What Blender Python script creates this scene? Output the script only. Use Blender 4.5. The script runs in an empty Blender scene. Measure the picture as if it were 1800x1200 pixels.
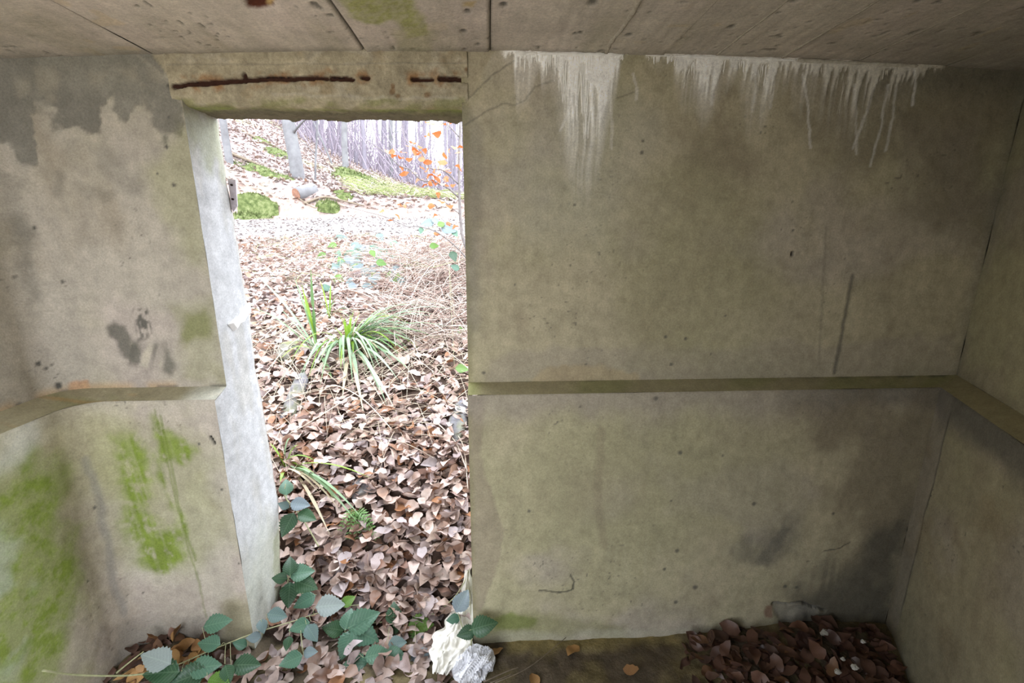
import bpy, math, random
import numpy as np
from mathutils import Vector, Matrix

random.seed(7)
rng = np.random.default_rng(7)
sc = bpy.context.scene
COL = sc.collection

# ------------------------------------------------------------------ camera, sky, light, exposure
H = 1.64                     # eye height above the bunker floor (m)
F = 800.0
YAW, PITCH = math.radians(2.7), math.radians(13.7)
cam_d = bpy.data.cameras.new('camera')
cam_d.sensor_width = 36.0
cam_d.lens = 36.0 * F / 1800.0
cam_d.clip_start = 0.02
cam_d.clip_end = 400
cam = bpy.data.objects.new('camera', cam_d)
COL.objects.link(cam)
cam.location = (0, 0, H)
cam.rotation_euler = (math.pi / 2 - PITCH, 0, -YAW)
sc.camera = cam

SKY_STRENGTH = 2.5
w = bpy.data.worlds.new('overcast_sky')
sc.world = w
w.use_nodes = True
wn = w.node_tree.nodes
bgn = wn['Background']
bgn.inputs['Color'].default_value = (0.85, 0.905, 1.0, 1)
bgn.inputs['Strength'].default_value = SKY_STRENGTH

sc.view_settings.view_transform = 'Standard'
sc.view_settings.look = 'None'
sc.view_settings.gamma = 1.0
sc.view_settings.use_curve_mapping = False
sc.view_settings.exposure = 1.62
sc.cycles.use_denoising = True
sc.cycles.max_bounces = 8
sc.cycles.diffuse_bounces = 6
sc.cycles.glossy_bounces = 3
sc.cycles.transmission_bounces = 3
sc.cycles.sample_clamp_indirect = 6.0


def portal(name, loc, rot, sx, sy):
    d = bpy.data.lights.new(name, 'AREA')
    d.shape = 'RECTANGLE'
    d.size, d.size_y = sx, sy
    d.cycles.is_portal = True
    o = bpy.data.objects.new(name, d)
    COL.objects.link(o)
    o.location = loc
    o.rotation_euler = rot
    return o


REAR_Y = -0.20               # unseen rear opening, placed and sized to light the front wall
REAR_X0, REAR_X1 = -1.50, -0.35
SIDE_Y = -0.20               # rear end of the left wall
portal('doorway_portal', (-0.52, 1.86, 1.03), (-math.pi / 2, 0, 0), 0.86, 2.0)
portal('rear_opening_portal', ((REAR_X0 + REAR_X1) / 2, REAR_Y - 0.12, 1.08), (math.pi / 2, 0, 0), REAR_X1 - REAR_X0, 2.1)

# ------------------------------------------------------------------ helpers: pixels of the photo -> real places
_fw = np.array([math.sin(YAW) * math.cos(PITCH), math.cos(YAW) * math.cos(PITCH), -math.sin(PITCH)])
_rt = np.array([math.cos(YAW), -math.sin(YAW), 0.0])
_up = np.cross(_rt, _fw)
CAM = np.array([0, 0, H])


def ray(x, y):
    return _fw + _rt * (x - 900) / F - _up * (y - 600) / F


def aty(x, y, Y):
    d = ray(x, y)
    return CAM + d * Y / d[1]


def atx(x, y, X):
    d = ray(x, y)
    return CAM + d * X / d[0]


def atz(x, y, Z):
    d = ray(x, y)
    return CAM + d * (Z - H) / d[2]


# ------------------------------------------------------------------ numpy noise
def _hash(ix, iy, iz, seed):
    h = (ix.astype(np.int64) * 374761393 + iy.astype(np.int64) * 668265263 + iz.astype(np.int64) * 2147483647 + seed * 1274126177) & 0xffffffff
    h = ((h ^ (h >> 13)) * 1274126177) & 0xffffffff
    return ((h ^ (h >> 16)) & 0xffff) / 65535.0


def vnoise(x, y, seed=0):
    x = np.asarray(x, float)
    y = np.asarray(y, float)
    xi, yi = np.floor(x), np.floor(y)
    xf, yf = x - xi, y - yi
    xf = xf * xf * (3 - 2 * xf)
    yf = yf * yf * (3 - 2 * yf)
    z = np.zeros_like(xi)
    a = _hash(xi, yi, z, seed)
    b = _hash(xi + 1, yi, z, seed)
    c = _hash(xi, yi + 1, z, seed)
    d = _hash(xi + 1, yi + 1, z, seed)
    return (a * (1 - xf) + b * xf) * (1 - yf) + (c * (1 - xf) + d * xf) * yf


def fbm(x, y, scale=1.0, octv=4, seed=0, gain=0.5):
    """-1..1 fractal noise"""
    s, amp, tot = 0.0, 1.0, 0.0
    f = scale
    for k in range(octv):
        s = s + amp * (vnoise(x * f + 17.3 * k, y * f - 9.1 * k, seed + k * 7) * 2 - 1)
        tot += amp
        amp *= gain
        f *= 2.03
    return s / tot


def sstep(a, b, x):
    t = np.clip((x - a) / (b - a), 0, 1)
    return t * t * (3 - 2 * t)


def seg_dist(U, V, a, b):
    dx, dy = b[0] - a[0], b[1] - a[1]
    t = np.clip(((U - a[0]) * dx + (V - a[1]) * dy) / (dx * dx + dy * dy + 1e-12), 0, 1)
    return np.hypot(U - a[0] - t * dx, V - a[1] - t * dy), t


def blob(U, V, pts, soft=0.02, warp=0.02, wscale=12, seed=3, octv=4):
    """soft-edged polygon stain with a noise-warped outline"""
    inside = np.zeros(U.shape, bool)
    dist = np.full(U.shape, 1e9)
    n = len(pts)
    for i in range(n):
        a, b = pts[i], pts[(i + 1) % n]
        d, _ = seg_dist(U, V, a, b)
        dist = np.minimum(dist, d)
        cond = ((a[1] > V) != (b[1] > V))
        xs = (b[0] - a[0]) * (V - a[1]) / ((b[1] - a[1]) if abs(b[1] - a[1]) > 1e-9 else 1e-9) + a[0]
        inside ^= cond & (U < xs)
    sd = np.where(inside, dist, -dist)
    sd = sd + warp * fbm(U, V, wscale, octv, seed)
    return sstep(-soft, soft, sd)


def line(U, V, pts, width=0.004, soft=0.003, jit=0.004, jscale=40, seed=5):
    d = np.full(U.shape, 1e9)
    U2 = U + jit * fbm(U, V, jscale, 3, seed)
    V2 = V + jit * fbm(U, V, jscale, 3, seed + 50)
    for a, b in zip(pts[:-1], pts[1:]):
        dd, _ = seg_dist(U2, V2, a, b)
        d = np.minimum(d, dd)
    return 1 - sstep(width, width + soft, d)


def mix(c, col, m):
    return c + (np.asarray(col) - c) * m[..., None]


# ------------------------------------------------------------------ helpers: objects
def tag(o, label=None, cat=None, group=None, kind=None):
    if label: o['label'] = label
    if cat: o['category'] = cat
    if group: o['group'] = group
    if kind: o['kind'] = kind
    return o


def link(name, me, parent=None):
    o = bpy.data.objects.new(name, me)
    COL.objects.link(o)
    if parent is not None:
        o.parent = parent
        if parent.type == 'EMPTY' or any(abs(v) > 0 for v in parent.location):
            o.matrix_parent_inverse = Matrix.Translation(-Vector(parent.location))
    return o


def empty(name, loc, label=None, cat=None, group=None):
    o = bpy.data.objects.new(name, None)
    o.empty_display_size = 0.05
    COL.objects.link(o)
    o.location = loc
    return tag(o, label, cat, group)


def mesh(name, V, Fc, mat=None, smooth=True, col=None):
    me = bpy.data.meshes.new(name)
    V = np.asarray(V, dtype=np.float32)
    if isinstance(Fc, np.ndarray):
        nf, k = Fc.shape
        me.vertices.add(len(V))
        me.vertices.foreach_set('co', V.ravel())
        me.loops.add(nf * k)
        me.loops.foreach_set('vertex_index', Fc.astype(np.int32).ravel())
        me.polygons.add(nf)
        me.polygons.foreach_set('loop_start', np.arange(0, nf * k, k, dtype=np.int32))
        me.update(calc_edges=True)
    else:
        me.from_pydata([tuple(map(float, v)) for v in V], [], Fc)
        me.update()
    if col is not None:
        ca = me.color_attributes.new('Wear', 'FLOAT_COLOR', 'POINT')
        c4 = np.ones((len(V), 4), np.float32)
        c4[:, :3] = np.clip(col, 0, 1)
        ca.data.foreach_set('color', c4.ravel())
    if mat: me.materials.append(mat)
    if smooth:
        me.polygons.foreach_set('use_smooth', np.ones(len(me.polygons), bool))
    return me


def gridfaces(nu, nv, flip=False):
    i = np.arange(nu - 1)[:, None]
    j = np.arange(nv - 1)[None, :]
    a = i * nv + j
    q = np.stack([a, a + nv, a + nv + 1, a + 1], -1).reshape(-1, 4)
    return q[:, ::-1] if flip else q


def box(lo, hi):
    x0, y0, z0 = lo
    x1, y1, z1 = hi
    V = [(x0, y0, z0), (x1, y0, z0), (x1, y1, z0), (x0, y1, z0), (x0, y0, z1), (x1, y0, z1), (x1, y1, z1), (x0, y1, z1)]
    Fc = [(0, 3, 2, 1), (4, 5, 6, 7), (0, 1, 5, 4), (1, 2, 6, 5), (2, 3, 7, 6), (3, 0, 4, 7)]
    return V, Fc


def tube(P, R, n=6, cap=True):
    """verts, faces of a tapering tube along points P"""
    P = np.asarray(P, float)
    R = np.broadcast_to(np.asarray(R, float), (len(P),))
    T = np.gradient(P, axis=0)
    T /= np.linalg.norm(T, axis=1)[:, None] + 1e-12
    ref = np.array([0.13, 0.31, 0.94]) if abs(T[0][2]) < 0.8 else np.array([0.95, 0.2, 0.1])
    V = []
    for p, t, r in zip(P, T, R):
        a = np.cross(t, ref); a /= np.linalg.norm(a)
        b = np.cross(t, a)
        for k in range(n):
            th = 2 * math.pi * k / n
            V.append(p + r * (math.cos(th) * a + math.sin(th) * b))
    Fc = []
    m = len(P)
    for i in range(m - 1):
        for k in range(n):
            k2 = (k + 1) % n
            Fc.append((i * n + k, i * n + k2, (i + 1) * n + k2, (i + 1) * n + k))
    if cap:
        Fc.append(tuple(range(n))[::-1])
        Fc.append(tuple((m - 1) * n + k for k in range(n)))
    return V, Fc


def spline(pts, n=20):
    """Catmull-Rom through pts"""
    P = np.asarray(pts, float)
    P = np.vstack([2 * P[0] - P[1], P, 2 * P[-1] - P[-2]])
    out = []
    m = len(P) - 3
    for s in np.linspace(0, m - 1e-6, n):
        i = int(s); t = s - i
        p0, p1, p2, p3 = P[i:i + 4]
        out.append(0.5 * ((2 * p1) + (-p0 + p2) * t + (2 * p0 - 5 * p1 + 4 * p2 - p3) * t * t + (-p0 + 3 * p1 - 3 * p2 + p3) * t ** 3))
    return np.array(out)


def join(parts):
    V, Fc, o = [], [], 0
    for v, f in parts:
        V.extend(v)
        Fc.extend([tuple(i + o for i in q) for q in f])
        o += len(v)
    return V, Fc


# ------------------------------------------------------------------ materials
def new_mat(name, rough=0.8, spec=0.3):
    m = bpy.data.materials.new(name)
    m.use_nodes = True
    nt = m.node_tree
    b = nt.nodes['Principled BSDF']
    b.inputs['Roughness'].default_value = rough
    b.inputs['Specular IOR Level'].default_value = spec
    return m, nt, b


def N(nt, t, **kw):
    n = nt.nodes.new(t)
    for k, v in kw.items():
        setattr(n, k, v)
    return n


def noise_node(nt, scale, detail=4, vec=None, rough=0.6):
    n = N(nt, 'ShaderNodeTexNoise')
    n.inputs['Scale'].default_value = scale
    n.inputs['Detail'].default_value = detail
    n.inputs['Roughness'].default_value = rough
    if vec is not None: nt.links.new(vec, n.inputs['Vector'])
    return n


def maprange(nt, src, a, b, c, d):
    n = N(nt, 'ShaderNodeMapRange')
    n.inputs[1].default_value, n.inputs[2].default_value = a, b
    n.inputs[3].default_value, n.inputs[4].default_value = c, d
    nt.links.new(src, n.inputs[0])
    return n.outputs[0]


def mul(nt, a, b, fac=1.0):
    n = N(nt, 'ShaderNodeMix', data_type='RGBA', blend_type='MULTIPLY')
    n.inputs['Factor'].default_value = fac
    nt.links.new(a, n.inputs[6])
    nt.links.new(b, n.inputs[7])
    return n.outputs[2]


def ramp(nt, src, stops):
    n = N(nt, 'ShaderNodeValToRGB')
    cr = n.color_ramp
    while len(cr.elements) < len(stops): cr.elements.new(0.5)
    for e, (p, c) in zip(cr.elements, stops):
        e.position = p
        e.color = (*c, 1)
    nt.links.new(src, n.inputs[0])
    return n.outputs[0]


def wear_mat(name, fine=160, mott=22, lo=0.86, hi=1.13, bump=0.25, dist=0.004, rough=0.92, spec=0.15):
    """colour from the mesh's wear attribute, grain and fine relief from noise"""
    m, nt, b = new_mat(name, rough, spec)
    at = N(nt, 'ShaderNodeAttribute', attribute_name='Wear')
    tc = N(nt, 'ShaderNodeTexCoord')
    n1 = noise_node(nt, mott, 6, tc.outputs['Object'], 0.65)
    n2 = noise_node(nt, fine, 5, tc.outputs['Object'], 0.7)
    n3 = noise_node(nt, fine * 3.1, 2, tc.outputs['Object'])
    c = mul(nt, at.outputs['Color'], maprange(nt, n1.outputs['Fac'], 0.3, 0.7, lo, hi))
    c = mul(nt, c, maprange(nt, n2.outputs['Fac'], 0.25, 0.75, 0.82, 1.27))
    c = mul(nt, c, maprange(nt, n3.outputs['Fac'], 0.28, 0.42, 0.70, 1.04))
    nt.links.new(c, b.inputs['Base Color'])
    bp = N(nt, 'ShaderNodeBump')
    bp.inputs['Strength'].default_value = bump
    bp.inputs['Distance'].default_value = dist
    nt.links.new(n2.outputs['Fac'], bp.inputs['Height'])
    nt.links.new(bp.outputs['Normal'], b.inputs['Normal'])
    return m


def noise_mat(name, stops, scale=30, rough=0.8, spec=0.3, bump=0.3, dist=0.004, detail=5, rand=None):
    m, nt, b = new_mat(name, rough, spec)
    tc = N(nt, 'ShaderNodeTexCoord')
    n1 = noise_node(nt, scale, detail, tc.outputs['Object'], 0.65)
    c = ramp(nt, n1.outputs['Fac'], stops)
    if rand:
        oi = N(nt, 'ShaderNodeObjectInfo')
        c = mul(nt, c, ramp(nt, oi.outputs['Random'], rand))
    nt.links.new(c, b.inputs['Base Color'])
    if bump:
        bp = N(nt, 'ShaderNodeBump')
        bp.inputs['Strength'].default_value = bump
        bp.inputs['Distance'].default_value = dist
        nt.links.new(n1.outputs['Fac'], bp.inputs['Height'])
        nt.links.new(bp.outputs['Normal'], b.inputs['Normal'])
    return m


def leafy_mat(name, source='random', stops=None, rough=0.5, spec=0.4, trans=0.25, var=0.25, scale=60):
    """leaf: colour per object (random) or per leaf (attribute), fine blotches, some light passing through"""
    m, nt, b = new_mat(name, rough, spec)
    if source == 'random':
        oi = N(nt, 'ShaderNodeObjectInfo')
        c = ramp(nt, oi.outputs['Random'], stops)
    else:
        at = N(nt, 'ShaderNodeAttribute', attribute_name='Wear')
        c = at.outputs['Color']
    tc = N(nt, 'ShaderNodeTexCoord')
    n1 = noise_node(nt, scale, 3, tc.outputs['Object'])
    c = mul(nt, c, maprange(nt, n1.outputs['Fac'], 0.3, 0.7, 1 - var, 1 + var))
    nt.links.new(c, b.inputs['Base Color'])
    if trans:
        tr = N(nt, 'ShaderNodeBsdfTranslucent')
        nt.links.new(c, tr.inputs['Color'])
        mx = N(nt, 'ShaderNodeMixShader')
        mx.inputs[0].default_value = trans
        nt.links.new(b.outputs[0], mx.inputs[1])
        nt.links.new(tr.outputs[0], mx.inputs[2])
        nt.links.new(mx.outputs[0], nt.nodes['Material Output'].inputs['Surface'])
    return m


M = {}
M['concrete'] = wear_mat('weathered_plaster')
M['board_concrete'] = wear_mat('board_marked_concrete', fine=120, mott=14, bump=0.35)
M['raw_concrete'] = wear_mat('spalled_concrete', fine=110, mott=30, lo=0.75, hi=1.2, bump=0.6, dist=0.006)
M['ground'] = wear_mat('forest_ground', fine=45, mott=9, lo=0.7, hi=1.25, bump=0.5, dist=0.02)
M['dirt'] = wear_mat('bunker_dirt', fine=90, mott=18, lo=0.6, hi=1.3, bump=0.7, dist=0.01)
M['lime'] = noise_mat('lime_deposit', [(0.3, (0.80, 0.77, 0.68)), (0.7, (0.93, 0.91, 0.85))], 90, 0.8, 0.2, 0.4, 0.002)
M['lime_dull'] = noise_mat('dull_lime_deposit', [(0.3, (0.40, 0.36, 0.27)), (0.7, (0.62, 0.58, 0.48))], 90, 0.85, 0.2, 0.4, 0.002)
M['rust'] = noise_mat('rusted_iron', [(0.35, (0.012, 0.008, 0.007)), (0.58, (0.045, 0.018, 0.011)), (0.78, (0.16, 0.06, 0.025))], 120, 0.9, 0.2, 0.8, 0.004)
M['bracket'] = noise_mat('dull_painted_iron', [(0.3, (0.42, 0.36, 0.39)), (0.7, (0.62, 0.57, 0.61))], 60, 0.7, 0.4, 0.4, 0.002)
M['mortar'] = noise_mat('mortar_fin', [(0.3, (0.30, 0.265, 0.21)), (0.7, (0.50, 0.45, 0.36))], 70, 0.95, 0.1, 0.6, 0.004)
M['flake'] = noise_mat('plaster_flake', [(0.3, (0.72, 0.70, 0.68)), (0.7, (0.85, 0.84, 0.83))], 60, 0.9, 0.1, 0.3, 0.002)
LEAF = [(0.0, (0.62, 0.50, 0.43)), (0.2, (0.46, 0.335, 0.275)), (0.4, (0.50, 0.39, 0.345)), (0.58, (0.31, 0.185, 0.125)),
        (0.75, (0.40, 0.335, 0.33)), (0.9, (0.21, 0.11, 0.07)), (1.0, (0.28, 0.125, 0.05))]
M['leaf'] = leafy_mat('dry_beech_leaf', 'random', LEAF, 0.42, 0.5, 0.12, 0.25, 40)
M['litter'] = leafy_mat('dry_leaf_litter', 'attr', None, 0.45, 0.5, 0.1, 0.25, 30)
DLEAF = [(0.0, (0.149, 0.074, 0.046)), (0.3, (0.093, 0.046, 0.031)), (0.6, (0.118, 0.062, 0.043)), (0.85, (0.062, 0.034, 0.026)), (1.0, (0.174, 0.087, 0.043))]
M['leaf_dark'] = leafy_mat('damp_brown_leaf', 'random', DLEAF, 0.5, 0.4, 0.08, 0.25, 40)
M['leaf_ochre'] = leafy_mat('ochre_leaf', 'random', [(0.0, (0.42, 0.24, 0.09)), (0.5, (0.25, 0.125, 0.055)), (1.0, (0.50, 0.31, 0.13))], 0.55, 0.3, 0.08, 0.25, 40)
M['orange'] = leafy_mat('orange_beech_leaf', 'random', [(0.0, (0.357, 0.102, 0.030)), (0.5, (0.442, 0.153, 0.051)), (0.8, (0.493, 0.230, 0.111)), (1.0, (0.561, 0.391, 0.297))], 0.6, 0.3, 0.35, 0.15, 20)
M['bramble_dark'] = leafy_mat('bramble_leaf_dark', 'random', [(0, (0.018, 0.052, 0.024)), (1, (0.034, 0.085, 0.035))], 0.38, 0.5, 0.08, 0.2, 50)
M['bramble_mid'] = leafy_mat('bramble_leaf_mid', 'random', [(0, (0.045, 0.11, 0.07)), (1, (0.085, 0.17, 0.11))], 0.34, 0.5, 0.12, 0.2, 50)
M['bramble_bright'] = leafy_mat('bramble_leaf_bright', 'random', [(0, (0.07, 0.17, 0.02)), (1, (0.12, 0.22, 0.035))], 0.4, 0.5, 0.25, 0.2, 50)
M['bramble_pale'] = leafy_mat('bramble_leaf_underside', 'random', [(0, (0.24, 0.285, 0.26)), (1, (0.29, 0.315, 0.31))], 0.6, 0.3, 0.15, 0.12, 50)
M['bramble_blue'] = leafy_mat('bramble_leaf_bluish', 'random', [(0, (0.11, 0.17, 0.155)), (1, (0.175, 0.215, 0.24))], 0.38, 0.5, 0.15, 0.15, 50)
def add_veins(m):
    nt = m.node_tree
    tc = N(nt, 'ShaderNodeTexCoord')
    sx = N(nt, 'ShaderNodeSeparateXYZ')
    nt.links.new(tc.outputs['Object'], sx.inputs[0])
    def mth(op, a, b=None):
        n = N(nt, 'ShaderNodeMath', operation=op)
        for k, v in enumerate((a, b)):
            if v is None: continue
            if isinstance(v, (int, float)): n.inputs[k].default_value = v
            else: nt.links.new(v, n.inputs[k])
        return n.outputs[0]
    ay = mth('ABSOLUTE', sx.outputs[1])
    ph = mth('MULTIPLY', mth('SUBTRACT', sx.outputs[0], mth('MULTIPLY', ay, 0.75)), 62.0)
    side = maprange(nt, mth('SINE', ph), 0.55, 1.0, 0.0, 1.0)
    midr = maprange(nt, ay, 0.0, 0.022, 1.0, 0.0)
    v = mth('MAXIMUM', mth('MULTIPLY', side, 0.45), mth('MULTIPLY', midr, 0.8))
    b = nt.nodes['Principled BSDF']
    src = b.inputs['Base Color'].links[0].from_socket
    mx = N(nt, 'ShaderNodeMix', data_type='RGBA')
    nt.links.new(v, mx.inputs['Factor'])
    nt.links.new(src, mx.inputs[6])
    br = N(nt, 'ShaderNodeMix', data_type='RGBA', blend_type='ADD')
    br.inputs['Factor'].default_value = 1.0
    nt.links.new(src, br.inputs[6])
    br.inputs[7].default_value = (0.07, 0.09, 0.06, 1)
    nt.links.new(br.outputs[2], mx.inputs[7])
    nt.links.new(mx.outputs[2], b.inputs['Base Color'])


for k_ in ('dark', 'mid', 'bright', 'pale', 'blue'):
    add_veins(M['bramble_' + k_])
M['stem'] = noise_mat('bramble_stem', [(0.3, (0.26, 0.28, 0.14)), (0.7, (0.42, 0.40, 0.24))], 80, 0.6, 0.3, 0.1)
M['twig'] = noise_mat('dry_twig', [(0.3, (0.123, 0.095, 0.067)), (0.7, (0.224, 0.179, 0.129))], 80, 0.8, 0.2, 0.3)
M['straw'] = leafy_mat('dry_straw', 'attr', None, 0.6, 0.3, 0.1, 0.1, 20)
M['sedge'] = leafy_mat('sedge_blade', 'random', [(0, (0.10, 0.19, 0.06)), (0.4, (0.19, 0.29, 0.15)), (0.8, (0.28, 0.38, 0.25)), (1, (0.14, 0.25, 0.04))], 0.35, 0.5, 0.25, 0.12, 25)
M['sedge_bright'] = leafy_mat('fresh_sedge_blade', 'random', [(0, (0.15, 0.28, 0.02)), (1, (0.26, 0.38, 0.05))], 0.4, 0.5, 0.3, 0.12, 25)
M['sedge_dry'] = leafy_mat('dry_sedge_blade', 'random', [(0, (0.42, 0.35, 0.22)), (1, (0.54, 0.48, 0.34))], 0.5, 0.3, 0.2, 0.12, 25)
M['fern'] = leafy_mat('fern_leaf', 'random', [(0, (0.09, 0.20, 0.04)), (1, (0.17, 0.30, 0.10))], 0.5, 0.4, 0.25, 0.2, 30)
M['moss'] = noise_mat('green_moss', [(0.3, (0.030, 0.043, 0.013)), (0.5, (0.085, 0.106, 0.036)), (0.72, (0.187, 0.200, 0.093))], 9, 0.95, 0.1, 0.8, 0.03)
M['stone'] = wear_mat('mossy_stone', fine=70, mott=16, lo=0.7, hi=1.25, bump=0.6, dist=0.006)
M['bark'] = noise_mat('beech_bark', [(0.3, (0.116, 0.112, 0.112)), (0.5, (0.156, 0.153, 0.156)), (0.7, (0.197, 0.197, 0.194))], 3.0, 0.85, 0.2, 0.3, 0.02)
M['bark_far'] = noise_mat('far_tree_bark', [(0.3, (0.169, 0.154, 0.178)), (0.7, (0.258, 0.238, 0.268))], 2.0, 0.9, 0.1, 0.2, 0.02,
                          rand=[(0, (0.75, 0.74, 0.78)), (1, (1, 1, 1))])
M['sapling'] = noise_mat('sapling_bark', [(0.3, (0.11, 0.095, 0.09)), (0.7, (0.22, 0.20, 0.19))], 30, 0.7, 0.3, 0.2)
M['cutwood'] = noise_mat('cut_wood', [(0.3, (0.180, 0.084, 0.054)), (0.7, (0.288, 0.162, 0.108))], 12, 0.8, 0.2, 0.2)
M['plastic'] = noise_mat('white_plastic_sheet', [(0.3, (0.605, 0.571, 0.487)), (0.7, (0.722, 0.697, 0.638))], 14, 0.45, 0.5, 0.4, 0.004)
M['foil'] = noise_mat('grey_white_wrapper', [(0.3, (0.55, 0.55, 0.58)), (0.7, (0.78, 0.78, 0.80))], 20, 0.35, 0.6, 0.5, 0.004)
M['chip'] = noise_mat('pale_shard', [(0.3, (0.413, 0.398, 0.360)), (0.7, (0.540, 0.525, 0.480))], 40, 0.8, 0.2, 0.3)

# ------------------------------------------------------------------ bunker: plan and profile of the cast walls
D, DL = 1.60, 1.52                     # front wall: upper face, thicker lower face
OUT = 1.80                             # outer face
XJL, XJR = -0.953, -0.085              # door jambs
ZLIP, ZLEDGE = 1.070, 1.096
ul, ll = np.array([-1.52, D]), np.array([-1.40, DL])       # left corners, upper and lower
ur, lr = np.array([1.80, D]), np.array([1.66, DL])         # right corners
rdir = np.array([-0.44, -0.90]); rdir /= np.linalg.norm(rdir)


def ceil_z(x):
    return H + 0.545 - 0.033 * ((x - 0.3) / 1.5) ** 2


def plan_left_front(step):
    """station lists (upper xy, lower xy) from inside the left wall round the corner to the door"""
    r = 0.10
    ys = np.arange(0.9, D - r, step)
    U = [(ul[0], y) for y in ys]
    L = [(ll[0], y * (DL - r) / (D - r)) for y in ys]
    k0 = len(U)
    for t in np.linspace(0, math.pi / 2, 22):
        c = np.array([ul[0] + r, D - r]); U.append(tuple(c + r * np.array([-math.cos(t), math.sin(t)])))
        c = np.array([ll[0] + r, DL - r]); L.append(tuple(c + r * np.array([-math.cos(t), math.sin(t)])))
    k1 = len(U) - 11
    xs = np.arange(0, 1.0001, step / 0.45)
    xs = np.append(xs, 1.0) if xs[-1] < 0.9999 else xs
    for s in xs[1:]:
        U.append((ul[0] + r + s * (XJL - ul[0] - r), D))
        L.append((ll[0] + r + s * (XJL - ll[0] - r), DL))
    return np.array(U), np.array(L), k1


def plan_right_front(step):
    n = int((1.80 - XJR) / step)
    s = np.linspace(0, 1, n)[:, None]
    U = np.array([XJR, D]) * (1 - s) + ur * s
    L = np.array([XJR, DL]) * (1 - s) + lr * s
    k = len(U) - 1
    # small rounded turn, then the splayed right wall
    s2 = np.arange(step, 0.95, step)[:, None]
    U2 = ur + rdir * s2
    L2 = lr + rdir * s2
    return np.vstack([U, U2]), np.vstack([L, L2]), k


def prof(part, step):
    """(b, z) list: b=1 on the lower thicker face, 0 on the upper face; z may be None for the ceiling"""
    if part == 'plinth':
        zs = np.linspace(-0.06, ZLIP - 0.006, int(1.13 / step))
        return [(1.0, z) for z in zs] + [(0.985, ZLIP), (0.95, ZLIP + 0.004)]
    if part == 'ledge':
        return [(b, ZLIP + 0.004 + (ZLEDGE - ZLIP - 0.004) * (0.95 - b) / 0.95) for b in np.linspace(0.95, 0.0, 16)]
    zs = np.linspace(0, 1, int(1.09 / step))
    return [(0.0, ('u', s)) for s in zs]


def wall_part(name, U, L, k0, k1, part, step, paint, mat, parent=None, relief=0.0035):
    Us, Ls = U[k0:k1 + 1], L[k0:k1 + 1]
    pr = prof(part, step)
    nu, nv = len(Us), len(pr)
    P = np.zeros((nu, nv, 3))
    T = np.gradient(Us, axis=0)
    T /= np.linalg.norm(T, axis=1)[:, None] + 1e-9
    nrm = np.stack([T[:, 1], -T[:, 0]], -1)          # into the room
    for j, (b, z) in enumerate(pr):
        xy = Us * (1 - b) + Ls * b
        if isinstance(z, tuple):
            zt = ceil_z(xy[:, 0]) + 0.004
            zz = ZLEDGE + (zt - ZLEDGE) * z[1]
        else:
            zz = np.full(nu, z)
        P[:, j, :2] = xy
        P[:, j, 2] = zz
    X, Y, Z = P[..., 0], P[..., 1], P[..., 2]
    S = np.concatenate([[0], np.cumsum(np.linalg.norm(np.diff(U, axis=0), axis=1))])[k0:k1 + 1, None] + 0 * Z
    d = relief * fbm(S, Z, 5, 4, 11) + 0.0012 * fbm(S, Z, 40, 3, 12)
    col, dd = paint(X, Y, Z, S)
    d = d + dd
    if part == 'ledge':
        P[..., 2] += d * 0.8
    else:
        P[..., 0] += nrm[:, None, 0] * d
        P[..., 1] += nrm[:, None, 1] * d
        if part == 'plinth':
            P[:, -1, :] -= 0
    me = mesh(name, P.reshape(-1, 3), gridfaces(nu, nv, False), mat, True, col.reshape(-1, 3))
    return link(name, me, parent)


# ---- colours of the plaster (albedo)
BASE = np.array([0.405, 0.366, 0.280])
PINK = np.array([0.40, 0.347, 0.298])
OLIVE = np.array([0.38, 0.352, 0.215])
DARK = np.array([0.195, 0.184, 0.150])
GREEN = np.array([0.165, 0.215, 0.04])
GREEN2 = np.array([0.225, 0.235, 0.09])
WHITE = np.array([0.95, 0.93, 0.86])
RUST = np.array([0.30, 0.13, 0.04])
BROWN = np.array([0.27, 0.22, 0.15])
SOOT = np.array([0.10, 0.095, 0.08])
LINTEL = np.array([0.37, 0.32, 0.215])


def front(pts, Y=D):
    return [tuple(aty(px, py, Y)[[0, 2]]) for px, py in pts]


def left(pts, X):
    return [tuple(atx(px, py, X)[[1, 2]]) for px, py in pts]


def plaster(S, Z, seed=0, pink=0.5):
    c = np.broadcast_to(BASE * np.array([1.0, 1.0, 1.07]) if seed < 4 else BASE * np.array([1.02, 1.0, 0.88]), S.shape + (3,)).copy()
    c = mix(c, OLIVE, sstep(-0.15, 0.5, fbm(S, Z, 2.2, 4, 20 + seed)) * 0.75)
    c = mix(c, PINK, sstep(0.0, 0.5, fbm(S, Z, 3.1, 4, 30 + seed)) * pink)
    c = mix(c, BROWN, sstep(0.15, 0.65, fbm(S, Z * 0.6, 5, 5, 40 + seed)) * 0.45)
    # faint vertical wash marks and fine horizontal float marks
    c *= (1 + 0.07 * fbm(S * 1.0, Z * 0.08, 28, 3, 50 + seed))[..., None]
    c *= (1 + 0.05 * fbm(S * 0.3, Z * 1.0, 45, 3, 55 + seed))[..., None]
    c *= (1 + 0.13 * fbm(S, Z, 9, 6, 60 + seed, 0.6))[..., None]
    c *= (1 + 0.10 * fbm(S, Z * 0.5, 34, 4, 62 + seed, 0.7))[..., None]
    # pits
    pit = sstep(0.90, 0.95, vnoise(S * 120, Z * 120, 70 + seed)) * sstep(0.6, 0.8, vnoise(S * 6, Z * 6, 71 + seed))
    c = mix(c, DARK * 0.6, pit * 0.75)
    return c, -0.0015 * pit


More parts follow.
